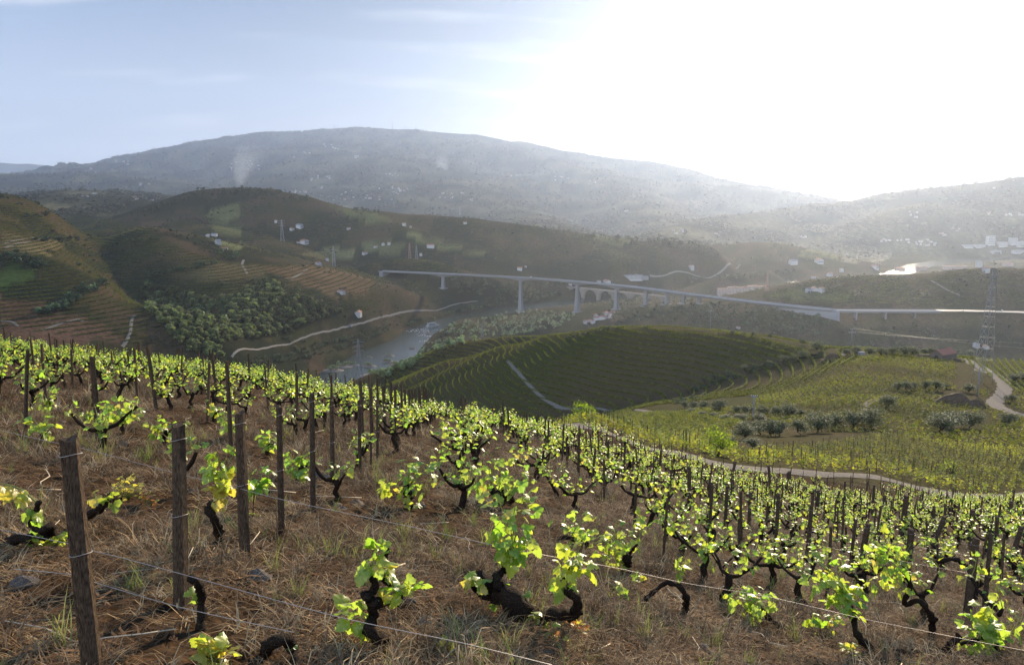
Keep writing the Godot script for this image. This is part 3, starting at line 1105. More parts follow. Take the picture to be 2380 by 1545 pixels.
func traced_vine(label: String, base: Vector2, limbs: Array, clusters: Array, depth_shift := 0.0, big := 1.0) -> void:
	# limbs: lists of picture places with a thickness in metres; clusters: [place, radius in picture units, leaves, kind or -1]
	var g := ground_at(base.x, base.y)
	var d := -g.z + depth_shift
	var o := thing("vine", label, "vine", g, 0.0, "old vines on the near slope")
	vine_spots.append(Vector2(g.x, g.z))
	var r := RandomNumberGenerator.new()
	r.seed = int(base.x * 13 + base.y)
	var tips := []
	for li in limbs.size():
		var pts: Array = limbs[li][0]
		var r0: float = limbs[li][1] * 0.68
		var r1: float = limbs[li][2] * 0.68
		var raw := PackedVector3Array()
		for k in pts.size():
			var dd := d + 0.10 * sin(k * 1.9 + li * 2.0) + (0.1 * li if k > 0 else 0.0)
			raw.append(world_at(pts[k].x, pts[k].y, dd) - g)
		if li == 0:
			raw[0].y = minf(raw[0].y, -0.06)
		var cv := Curve3D.new()
		for k in raw.size():
			var t := (raw[mini(k + 1, raw.size() - 1)] - raw[maxi(k - 1, 0)]) * 0.18
			cv.add_point(raw[k], -t, t)
		var steps := maxi(6, pts.size() * 4)
		var path := PackedVector3Array()
		var rad := PackedFloat32Array()
		for k in steps + 1:
			var t := float(k) / steps
			path.append(cv.sample_baked(t * cv.get_baked_length(), true) + Vector3(r.randf_range(-1, 1), r.randf_range(-1, 1), r.randf_range(-1, 1)) * r0 * 0.13)
			rad.append(lerpf(r0, r1, t) * r.randf_range(0.86, 1.2) * (1.0 + 0.25 * sin(k * 2.1 + li)))
		var st := new_st()
		tube(st, path, rad, 11, 0.55)
		obj("trunk" if li == 0 else "arm", done(st), m_bark, o)
		for p in path:
			tips.append(p)
	var green := new_st()
	var leaves := []
	for c in clusters:
		var at := world_at(c[0].x, c[0].y, d + r.randf_range(-0.08, 0.12)) - g
		var rm: float = c[1] / FOCAL * d
		var from: Vector3 = tips[0]
		for p in tips:
			if p.distance_to(at - Vector3(0, rm * 0.5, 0)) < from.distance_to(at - Vector3(0, rm * 0.5, 0)):
				from = p
		var left: int = int(c[2] * 1.35)
		var shoots := maxi(1, left / 6)
		for s in shoots:
			var to := at + Vector3(r.randf_range(-1, 1), r.randf_range(-0.7, 1), r.randf_range(-1, 1)) * rm * 0.75
			if from.distance_to(to) > 0.02:
				var mid := from.lerp(to, 0.5) + Vector3(0, from.distance_to(to) * 0.12, 0)
				tube(green, PackedVector3Array([from, mid, to]), PackedFloat32Array([0.006, 0.0045, 0.003]), 5, 0.0, false)
			var per := int(ceil(float(left) / (shoots - s)))
			left -= per
			for k in per:
				var q: Vector3 = from.lerp(to, r.randf_range(0.45, 1.0)) + Vector3(r.randf_range(-1, 1), r.randf_range(-0.9, 0.9), r.randf_range(-1, 1)) * rm * 0.62
				var out := (q - at).normalized()
				var f := r.randf()
				var kind := 0 if f < 0.4 else (1 if f < 0.68 else (2 if f < 0.95 else 3))
				if c.size() > 3:
					kind = c[3] if r.randf() < 0.7 else kind
				leaves.append([Transform3D(leaf_basis(out, r, r.randf_range(0.065, 0.122) * big), q), kind])
				tube(green, PackedVector3Array([q, q.lerp(from.lerp(to, 0.8), minf(1.0, 0.05 / maxf(0.01, q.distance_to(to))))]), PackedFloat32Array([0.002, 0.002]), 3, 0.0, false)
	obj("shoots", done(green), m_shoot, o).set_meta("kind", "stuff")
	var i := 0
	for l in leaves:
		var q: MeshInstance3D = obj("leaf", leaf_meshes[i % leaf_meshes.size()], m_leaf[l[1]], o)
		q.transform = l[0]
		i += 1

func post_mesh(h: float, w0: float, w1: float, lean: Vector2, sd: int) -> ArrayMesh:
	# a split stake: four uneven sides, a chipped top, its foot below ground
	var r := RandomNumberGenerator.new()
	r.seed = sd
	var st := new_st()
	var n := 7
	var rings := []
	var sides := 6
	var jag := []
	for k in sides:
		jag.append(r.randf_range(0.8, 1.2))
	for i in n:
		var t := float(i) / (n - 1)
		var y := lerpf(-0.25, h, t)
		var w := lerpf(w0, w1, t) * 0.5
		var ring := PackedVector3Array()
		for k in sides:
			var a := TAU * k / sides + 0.3 * sin(t * 2.0 + sd)
			var q: float = w * jag[k] * r.randf_range(0.95, 1.06)
			var top := r.randf_range(-0.025, 0.012) if i == n - 1 else 0.0
			ring.append(Vector3(cos(a) * q + lean.x * maxf(y, 0.0), y + top, sin(a) * q + lean.y * maxf(y, 0.0)))
		rings.append(ring)
	st.set_smooth_group(-1)
	for i in n - 1:
		for k in sides:
			var k2 := (k + 1) % sides
			quad(st, rings[i][k], rings[i][k2], rings[i + 1][k2], rings[i + 1][k])
	var c := Vector3(lean.x * h, h - 0.008, lean.y * h)
	for k in sides:
		st.add_vertex(c)
		st.add_vertex(rings[n - 1][k])
		st.add_vertex(rings[n - 1][(k + 1) % sides])
	return done(st)

func traced_post(label: String, top: Vector2, base: Vector2, width_px: float, group: String) -> void:
	var g := ground_at(base.x, base.y)
	var d := -g.z
	var t := world_at(top.x, top.y, d) - g
	var w := width_px / FOCAL * d
	var lean := Vector2(t.x / maxf(t.y, 0.2), sin(base.x) * 0.03)
	var o := thing("vineyard_post", label, "post", g, 0.0, group)
	obj("stake", post_mesh(t.y, w * 1.1, w * 0.92, lean, int(base.x)), m_post, o)
	# the turns of wire round it
	for f in [0.93, 0.52]:
		var st := new_st()
		var pts := PackedVector3Array()
		var rr := PackedFloat32Array()
		for k in 13:
			var a := TAU * k / 12.0
			pts.append(Vector3(lean.x * t.y * f + cos(a) * w * 0.58, t.y * f + 0.006 * sin(a * 2.0), lean.y * t.y * f + sin(a) * w * 0.58))
			rr.append(0.0022)
		tube(st, pts, rr, 4, 0.0, false)
		obj("wire_tie", done(st), m_wire, o)
	posts_hand.append(Vector2(g.x, g.z))

func is_clear(spots: PackedVector2Array, p: Vector2, gap: float) -> bool:
	for q in spots:
		if p.distance_squared_to(q) < gap * gap:
			return false
	return true

func in_view(p: Vector3, margin := 60.0) -> bool:
	var q := p - EYE
	var th := deg_to_rad(PITCH)
	var f := -q.z * cos(th) - q.y * sin(th)
	if f < 0.5:
		return false
	var up := q.y * cos(th) - q.z * sin(th)
	var px := 1190.0 + q.x / f * FOCAL
	var py := 772.5 - up / f * FOCAL
	return px > -margin and px < 2380.0 + margin and py > -margin and py < 1545.0 + margin * 2.0

func in_sight(p: Vector3) -> bool:
	# nothing of the land stands between the eye and p
	for i in range(1, 24):
		var t := i / 24.0
		var q := EYE.lerp(p, t * t)
		if t < 0.985 and height(q.x, q.z) > q.y + 0.25:
			return false
	return true

func build_near_vineyard() -> void:
	for k in 4:
		leaf_meshes.append(leaf_outline([0.15, 0.35, 0.25, 0.5][k], [0.2, 0.35, 0.55, 0.15][k], [0.15, 0.2, 0.12, 0.18][k]))
	# the tall stakes of the row left of the middle, from the nearest on
	var row := [[z4(320, 520), z4(410, 1570), 44.0], [z4(778, 490), z4(800, 1290), 33.0], [z4(1060, 425), z4(1085, 1080), 23.0], [z4(1240, 390), z4(1248, 980), 15.0], [z4(1378, 340), z4(1385, 870), 12.5], [z4(1470, 365), z4(1475, 760), 10.5], [z5(30, 220), z5(38, 605), 0.0], [z5(92, 210), z5(95, 600), 9.5], [z5(150, 220), z5(150, 555), 6.0], [z5(180, 215), z5(182, 540), 6.0]]
	var tells := ["thick grey weathered vineyard post nearest the camera, cut by the bottom edge", "dark weathered vineyard post, second in the tall post row", "brown split vineyard post, third in the tall post row", "slim dark vineyard post, fourth in the tall post row", "slim dark vineyard post, fifth in the tall post row", "slim dark vineyard post, sixth in the tall post row", "", "slim dark vineyard post, seventh in the tall post row", "thin dark vineyard post, eighth in the tall post row", "thin dark vineyard post, ninth in the tall post row"]
	for i in row.size():
		if row[i][2] > 0.0:
			traced_post(tells[i], row[i][0], row[i][1], row[i][2], "posts of the tall row left of centre")
	var n := 9
	var d := 14.6
	while d < 43.0:
		n += 1
		var x := -2.02 - 0.052 * d + 0.05 * sin(d * 5.0)
		var g := on_ground(x, -d)
		var o := thing("vineyard_post", "thin dark vineyard post, %s in the tall post row" % nth(n), "post", g, d, "posts of the tall row left of centre")
		obj("stake", post_mesh(1.32 + 0.1 * sin(d * 7.0), 0.075, 0.065, Vector2(0.02 * sin(d * 3.0), 0.02 * cos(d)), int(d * 10)), m_post, o)
		posts_hand.append(Vector2(x, -d))
		d += 1.32
	# stakes on the right, traced one by one
	var right := [[490, 690, 470, 1010, 10], [655, 745, 632, 1010, 11], [935, 830, 885, 1110, 14], [1150, 858, 1125, 1140, 16], [1490, 910, 1432, 1330, 19], [345, 675, 335, 860, 7], [225, 640, 217, 870, 9], [140, 600, 135, 760, 7], [40, 550, 35, 770, 8], [1130, 690, 1098, 930, 12], [970, 640, 958, 790, 7], [1320, 795, 1250, 990, 12], [1590, 800, 1583, 975, 11], [1460, 760, 1440, 960, 13], [1710, 850, 1640, 1070, 13], [435, 540, 450, 680, 7], [540, 570, 528, 660, 8], [270, 520, 245, 615, 6], [1270, 745, 1268, 880, 7], [1020, 690, 1018, 790, 6], [1660, 720, 1650, 850, 9], [820, 620, 818, 770, 5], [795, 670, 780, 760, 6], [690, 665, 676, 780, 8], [620, 645, 610, 735, 10]]
	var where := ["straight", "slanting", "thick dark", "stout"]
	for i in right.size():
		var q: Array = right[i]
		traced_post("%s dark stake, %s tallest of the stakes at lower right" % [where[i % 4], nth(i + 1)], z6(q[0], q[1]), z6(q[2], q[3]), q[4] * 0.95 + 1.0, "stakes on the right of the near vineyard")

	# the old vines closest to the camera, limb by limb
	traced_vine("gnarled S-shaped old vine with three leaf tufts, left of the big log-like vine", z5(190, 1490), [[[z5(190, 1500), z5(215, 1440), z5(170, 1405), z5(140, 1360), z5(160, 1300), z5(150, 1225), z5(120, 1195)], 0.055, 0.042], [[z5(130, 1200), z5(172, 1150), z5(150, 1080), z5(200, 1040), z5(238, 965)], 0.04, 0.014], [[z5(165, 1235), z5(230, 1222), z5(292, 1200), z5(262, 1150), z5(212, 1110)], 0.042, 0.03]], [[z5(160, 1030), 34, 9], [z5(225, 1000), 26, 6], [z5(80, 1290), 36, 12, 0], [z5(345, 1195), 24, 7], [z5(405, 1152), 16, 4], [z5(175, 1085), 24, 6]])
	traced_vine("massive log-like old vine trunk lying at the centre bottom with leafy arm", z5(930, 1345), [[[z5(935, 1360), z5(925, 1310), z5(885, 1255), z5(840, 1195), z5(760, 1150), z5(690, 1120)], 0.13, 0.11], [[z5(930, 1310), z5(1000, 1308), z5(1080, 1285), z5(1165, 1290), z5(1195, 1240), z5(1160, 1190), z5(1130, 1150), z5(1125, 1100), z5(1160, 1050)], 0.085, 0.02], [[z5(790, 1150), z5(785, 1090), z5(815, 1075), z5(830, 1010), z5(862, 990)], 0.05, 0.028]], [[z5(812, 830), 74, 34], [z5(850, 900), 55, 22, 2], [z5(620, 1110), 34, 11], [z5(805, 1270), 46, 16, 2], [z5(1150, 1020), 58, 20, 1], [z5(1020, 1325), 36, 13, 0], [z5(1135, 1132), 28, 7], [z5(880, 970), 30, 8]])
	traced_vine("low vine with a long creeping dark arm behind the log-like vine", z5(1240, 985), [[[z5(1250, 990), z5(1235, 940), z5(1180, 912), z5(1110, 905), z5(1030, 928), z5(955, 922), z5(905, 962)], 0.05, 0.03]], [[z5(990, 885), 30, 8], [z5(1150, 840), 52, 20], [z5(1140, 920), 26, 7], [z5(1250, 900), 26, 6]])
	traced_vine("leafy vine with a stubby dark trunk, right of the log-like vine", z5(1440, 1100), [[[z5(1440, 1110), z5(1435, 1050), z5(1440, 1005), z5(1420, 985)], 0.08, 0.055], [[z5(1440, 1000), z5(1480, 950), z5(1500, 930)], 0.03, 0.014]], [[z5(1330, 915), 52, 20, 1], [z5(1420, 920), 58, 22], [z5(1490, 890), 48, 16, 1], [z5(1380, 1020), 32, 8, 1], [z5(1430, 1145), 50, 18, 2], [z5(1490, 1190), 30, 8]])
	traced_vine("vine with a bare arched arm looping over the ground at centre right", z5(1690, 1300), [[[z5(1690, 1330), z5(1730, 1270), z5(1735, 1200), z5(1700, 1148), z5(1630, 1135), z5(1570, 1180), z5(1500, 1240), z5(1420, 1262)], 0.05, 0.028]], [[z5(1390, 1120), 30, 8], [z5(1675, 1060), 26, 8]])
	traced_vine("tall leggy vine with two leaf columns, between the tall row and the log-like vine", z5(335, 765), [[[z5(345, 775), z5(340, 715), z5(325, 655), z5(340, 640)], 0.075, 0.06], [[z5(265, 760), z5(235, 750), z5(262, 790)], 0.04, 0.03]], [[z5(262, 650), 42, 14, 1], [z5(300, 730), 24, 6], [z5(300, 820), 46, 16, 1], [z5(320, 900), 46, 18], [z5(245, 820), 26, 6], [z5(420, 590), 50, 20], [z5(350, 590), 40, 12]])
	traced_vine("vine with a blackened stump and bushy crown at the centre of the slope", z5(820, 735), [[[z5(820, 745), z5(850, 700), z5(800, 690), z5(750, 668)], 0.10, 0.08], [[z5(770, 790), z5(720, 740), z5(695, 700)], 0.035, 0.02]], [[z5(680, 610), 46, 20], [z5(790, 590), 62, 30, 0], [z5(760, 520), 50, 20], [z5(850, 640), 36, 10], [z5(900, 600), 40, 14]])
	traced_vine("young vine with pale hanging leaves and a thin forked stem, below the right stakes", z6(215, 1105), [[[z6(215, 1120), z6(190, 1050), z6(140, 970), z6(120, 920)], 0.022, 0.012], [[z6(200, 1060), z6(250, 1010), z6(295, 970)], 0.018, 0.01]], [[z6(50, 1000), 46, 14, 1], [z6(125, 930), 22, 6], [z6(260, 990), 26, 6]])
	traced_vine("vine with a bright leaf bunch on a long arm sweeping right along the ground", z6(690, 1400), [[[z6(700, 1420), z6(655, 1395), z6(590, 1388), z6(480, 1345), z6(430, 1300), z6(390, 1255), z6(350, 1262)], 0.06, 0.03]], [[z6(300, 1155), 52, 22, 0], [z6(330, 1240), 50, 20, 0], [z6(510, 1205), 14, 3], [z6(720, 1320), 40, 14], [z6(690, 1290), 24, 7]])
	traced_vine("vine with the largest bright leaf bunch and a black snaking trunk at lower right", z6(950, 1480), [[[z6(1330, 1525), z6(1290, 1480), z6(1200, 1500), z6(1100, 1488), z6(1000, 1478), z6(920, 1440), z6(885, 1390), z6(870, 1340), z6(845, 1250)], 0.075, 0.05], [[z6(1310, 1480), z6(1370, 1430), z6(1395, 1400)], 0.07, 0.05]], [[z6(730, 1110), 62, 30, 0], [z6(790, 1190), 52, 22, 2], [z6(710, 1060), 40, 14], [z6(840, 1090), 24, 6, 1], [z6(870, 1280), 16, 3]])
	traced_vine("vine with an arched black arm like a hoop, in front of the stout stakes", z6(1250, 1410), [[[z6(1250, 1425), z6(1262, 1350), z6(1245, 1285), z6(1195, 1222), z6(1120, 1240), z6(1150, 1150), z6(1140, 1110)], 0.06, 0.04]], [[z6(1010, 960), 50, 24], [z6(1080, 1120), 48, 20], [z6(1000, 1140), 30, 8], [z6(1080, 1030), 34, 10]])
	traced_vine("vine with big notched leaves at the lower right corner of the vineyard", z6(1640, 1490), [[[z6(1640, 1500), z6(1560, 1430), z6(1480, 1420), z6(1400, 1440)], 0.05, 0.03]], [[z6(1480, 1380), 48, 15, 0], [z6(1600, 1390), 58, 18, 2], [z6(1660, 1310), 50, 14, 0], [z6(1640, 1270), 34, 8, 1]], 0.0, 1.25)
	traced_vine("vine with a thick knotted trunk lying among the right stakes", z6(1440, 1130), [[[z6(1500, 1130), z6(1440, 1060), z6(1380, 1015), z6(1320, 1020), z6(1265, 1035)], 0.07, 0.05]], [[z6(1230, 1010), 34, 12], [z6(1410, 1165), 36, 14, 1], [z6(1530, 1230), 36, 14], [z6(1450, 1010), 20, 5], [z6(1620, 1070), 30, 10]])
	traced_vine("vine with a short crooked trunk and a lone tuft beside the nearest post", z4(560, 1360), [[[z4(880, 1310), z4(890, 1240), z4(870, 1180), z4(840, 1160)], 0.045, 0.03]], [[z4(845, 1270), 12, 2]])
	traced_vine("bare gnarled vine reaching out from behind the nearest post", z4(300, 960), [[[z4(300, 960), z4(370, 900), z4(440, 850), z4(480, 810), z4(500, 790)], 0.06, 0.04]], [[z4(410, 795), 16, 4, 3], [z4(505, 815), 14, 3, 1], [z4(415, 995), 18, 4]])
	traced_vine("vine with forked dark arms and few leaves at the left edge", z4(10, 1030), [[[z4(-30, 1050), z4(20, 1015), z4(80, 990), z4(150, 985), z4(215, 965), z4(225, 930), z4(180, 950), z4(140, 915), z4(150, 880), z4(170, 825)], 0.06, 0.025]], [[z4(145, 850), 24, 6], [z4(170, 1000), 18, 5], [z4(225, 990), 20, 6, 1], [z4(30, 1080), 34, 12, 1], [z4(10, 720), 30, 10, 3]])
	traced_vine("vine with a tall dark trunk and yellow young leaves between third and fourth posts", z4(965, 1050), [[[z4(965, 1060), z4(968, 980), z4(950, 900), z4(925, 860), z4(945, 830)], 0.055, 0.045], [[z4(950, 850), z4(985, 790), z4(990, 740)], 0.02, 0.01]], [[z4(1000, 790), 28, 9, 3], [z4(1015, 745), 18, 4, 3], [z4(975, 1045), 18, 5, 3], [z4(1020, 1050), 14, 3, 3], [z4(965, 580), 42, 18], [z4(940, 660), 20, 5]])
	traced_vine("green sapling vine without a trunk behind the third tall post", z4(1120, 895), [[[z4(1120, 900), z4(1122, 830), z4(1125, 790)], 0.008, 0.006]], [[z4(1140, 710), 42, 20, 2], [z4(1125, 880), 14, 4]])
	traced_vine("arched stump of a cut vine at the bottom edge, left of centre", z4(1190, 1540), [[[z4(1165, 1590), z4(1175, 1505), z4(1200, 1450), z4(1250, 1432), z4(1292, 1462), z4(1310, 1530), z4(1318, 1590)], 0.045, 0.04]], [[z4(1250, 1450), 4, 1]])
	# scattered smaller vines on the left slope
	var small := [[z4(215, 360), 60, 18, "leaning left"], [z4(545, 430), 62, 34, "dense and round"], [z4(390, 440), 26, 8, "small and low"], [z4(730, 500), 52, 20, "drooping"], [z4(190, 500), 48, 16, "wide and low"], [z4(950, 420), 34, 12, "narrow"], [z4(1330, 660), 56, 28, "tall and leafy"], [z4(1190, 560), 40, 16, "pale"], [z4(1030, 480), 46, 18, "upright"]]
	for s in small:
		var c: Vector2 = s[0]
		var q: float = s[1]
		traced_vine("%s vine with bright leaves on the left slope behind the tall posts" % s[3], c + Vector2(4, q * 0.8), [[[c + Vector2(4, q * 0.9), c + Vector2(-3, q * 0.45), c + Vector2(3, 4)], 0.045, 0.03], [[c + Vector2(-2, q * 0.4), c + Vector2(q * 0.3, 0)], 0.025, 0.014]], [[c + Vector2(-q * 0.2, -q * 0.25), q * 0.55, s[2]], [c + Vector2(q * 0.3, 0), q * 0.45, s[2] / 2]])

	# the rows beyond
	var variants := []
	for k in 7:
		var v := vine_variant(100 + k * 17, false)
		v.foliage = foliage_mesh(v.leaves)
		variants.append(v)
	var all := []
	for k in range(-30, 34):
		var s := -2.02 + 1.62 * k + 0.35
		var dd := 5.0 + rng.randf() * 1.1
		var at := 0
		while dd < 64.0:
			var x := s - 0.052 * dd + rng.randf_range(-0.22, 0.22)
			var z := -dd + rng.randf_range(-0.2, 0.2)
			dd += rng.randf_range(1.0, 1.45)
			at += 1
			if rng.randf() < 0.08:
				continue
			var p := on_ground(x, z)
			if not in_view(p, 40.0) or track_gap(x, z) < (3.0 if x < 22.0 else 5.5):
				continue
			if -z > track_far(x) :
				continue
			if not is_clear(vine_spots, Vector2(x, z), 0.85 if dd < 12.0 else 0.6):
				continue
			if x < -2.6 and dd < 17.0 and rng.randf() < 0.6:
				continue
			if dd < 9.5 and x > -3.5:
				continue
			if not in_sight(p + Vector3(0, 0.9, 0)):
				continue
			all.append([p, k, at, p.distance_to(EYE)])
	all.sort_custom(func(a, b): return a[3] < b[3])
	print("vines ", all.size())
	var rest := []
	for q in variants.size():
		rest.append([])
	var first := []
	first.resize(variants.size())
	for i in all.size():
		var vi := rng.randi() % variants.size()
		var turn := rng.randf() * TAU
		var sc := rng.randf_range(0.85, 1.3)
		var p: Vector3 = all[i][0]
		if i < 270:
			var k: int = all[i][1]
			var side := "left" if k < 0 else "right"
			var kk := -k if k < 0 else k + 1
			var label := "leafy low vine, %s row %s of the tall posts, %s plant up its row" % [nth(kk), side, nth(all[i][2])]
			var o: Node3D
			if first[vi] == null:
				o = thing("vine", label, "vine", p, turn, "vines in rows on the near hillside")
				dress_vine(o, variants[vi], false)
				first[vi] = o
			else:
				o = first[vi].duplicate()
				o.name = fits("vine")
				add_child(o)
				tag(o, label, "vine", "vines in rows on the near hillside")
				o.position = p
				o.rotation.y = turn
			o.scale = Vector3.ONE * sc
		else:
			rest[vi].append(Transform3D(Basis(Vector3.UP, turn).scaled(Vector3.ONE * sc * 1.05), p))
	# the farthest rows, past the number that is told apart
	for vi in variants.size():
		if rest[vi].size() > 0:
			multi("distant_vine_wood", "dark trunks of the farthest vines on the near hillside", variants[vi].wood, m_bark, rest[vi])
			var mm := multi("distant_vine_leaves", "bright leaves of the farthest vines along the crest and the track", variants[vi].foliage, null, rest[vi])
			mm.material_override = null
	# stakes in the rows beyond
	var stakes := []
	for k in 4:
		stakes.append(post_mesh(1.3, 0.075, 0.062, Vector2([0.02, -0.05, 0.1, -0.02][k], [0.03, -0.02, 0.05, -0.06][k]), 300 + k))
	var cnt := 0
	var spots := []
	for k in range(-30, 34):
		var s := -2.02 + 1.62 * k
		var dd := 6.0 + rng.randf() * 2.0
		var at := 0
		while dd < 64.0:
			var x := s - 0.052 * dd + rng.randf_range(-0.1, 0.1)
			var z := -dd
			var step := rng.randf_range(3.6, 5.2) if k < 0 else rng.randf_range(1.7, 2.6)
			dd += step
			if k >= 0 and k < 3 and dd < 26.0:
				continue
			if k >= 3 and dd < 13.0:
				continue
			if k < 0 and dd < 15.0 or k == 0:
				continue
			at += 1
			var p := on_ground(x, z)
			if not in_view(p, 20.0) or track_gap(x, z) < 1.5 or -z > track_far(x):
				continue
			if not is_clear(PackedVector2Array(posts_hand), Vector2(x, z), 0.7) or not in_sight(p + Vector3(0, 1.2, 0)):
				continue
			spots.append([p, k, at, p.distance_to(EYE)])
	spots.sort_custom(func(a, b): return a[3] < b[3])
	var far_posts := []
	for i in spots.size():
		var p: Vector3 = spots[i][0]
		var k: int = spots[i][1]
		var sc := rng.randf_range(0.8, 1.12) if k < 0 else rng.randf_range(0.66, 1.0)
		if i >= 248:
			far_posts.append(Transform3D(Basis(Vector3.UP, rng.randf() * TAU).scaled(Vector3.ONE * sc), p))
			continue
		var o := thing("vineyard_post", "weathered thin post, %s row %s of the tall posts, %s up its row" % [nth(absi(k)), "left" if k < 0 else "right", nth(spots[i][2])], "post", p, rng.randf() * TAU, "posts in rows across the near hillside")
		obj("stake", stakes[rng.randi() % 4], m_post, o)
		o.scale = Vector3(sc, sc, sc)
	multi("distant_posts", "farthest thin posts of the near vineyard", stakes[0], m_post, far_posts)
	cnt = spots.size()
	print("posts ", cnt)
	build_wires()
	build_litter()

func build_wires() -> void:
	var lines := [
		[[z4(0, 945), z4(315, 1010), z4(340, 1025), z4(500, 1060), z4(760, 1130), z4(1512, 1335), z5(600, 1432), z5(1060, 1545)], 0.5, "rusty wire sagging from the nearest post across the bottom"],
		[[z4(0, 505), z4(285, 570), z4(370, 585), z4(760, 690), z4(1050, 760), z4(1240, 810), z5(350, 850), z5(900, 970), z5(1400, 1060), z6(0, 1130), z6(450, 1205), z6(900, 1310), z6(1500, 1430), z6(1740, 1475)], 0.62, "long thin wire crossing the whole vineyard from the first posts to lower right"],
		[[z6(490, 905), z6(640, 935), z6(900, 985), z6(1480, 1090), z6(1740, 1140)], 0.55, "thin wire between the right stakes at mid height"],
		[[z6(500, 725), z6(650, 770), z6(930, 835), z6(1150, 880), z6(1740, 1000)], 0.8, "thin bright wire joining the tops of the right stakes"],
		[[z6(340, 770), z6(480, 800), z6(660, 860), z6(900, 905), z6(1480, 1000)], 0.6, "thin wire sagging between the stakes below the track"],
		[[z4(60, 1120), z4(330, 1145), z4(390, 1170), z4(800, 1290), z4(1300, 1400)], 0.3, "slack wire close to the ground behind the nearest post"],
	]
	for l in lines:
		var pts := PackedVector3Array()
		for q in l[0]:
			pts.append(above_at(q.x, q.y, l[1]))
		var cv := Curve3D.new()
		for k in pts.size():
			var t := (pts[mini(k + 1, pts.size() - 1)] - pts[maxi(k - 1, 0)]) * 0.12
			cv.add_point(pts[k], -t, t)
		var path := PackedVector3Array()
		var rad := PackedFloat32Array()
		var m := 60
		for k in m + 1:
			path.append(cv.sample_baked(cv.get_baked_length() * k / m))
			rad.append(0.002)
		var st := new_st()
		tube(st, path, rad, 5, 0.0, false)
		tag(obj("vineyard_wire", done(st), m_wire), l[2], "wire", "wires strung between the posts")

func blades(count: int, l0: float, l1: float, w: float, flat: float, r: RandomNumberGenerator, spread: float) -> ArrayMesh:
	var st := new_st()
	st.set_smooth_group(-1)
	for i in count:
		var a := r.randf() * TAU
		var l := r.randf_range(l0, l1)
		var rise := r.randf_range(flat * 0.3, flat)
		var base := Vector3(r.randf_range(-1, 1), 0, r.randf_range(-1, 1)) * spread
		var dir := Vector3(cos(a), 0, sin(a))
		var side := Vector3(-sin(a), 0, cos(a)) * w * r.randf_range(0.6, 1.2)
		var b := base + dir * l * 0.5 + Vector3(0, l * rise * 0.62, 0) + side * r.randf_range(-3, 3)
		var c := base + dir * l + Vector3(0, l * rise * r.randf_range(0.4, 1.1), 0)
		st.add_vertex(base - side)
		st.add_vertex(base + side)
		st.add_vertex(b + side * 0.8)
		st.add_vertex(base - side)
		st.add_vertex(b + side * 0.8)
		st.add_vertex(b - side * 0.8)
		st.add_vertex(b - side * 0.8)
		st.add_vertex(b + side * 0.8)
		st.add_vertex(c)
	return done(st)

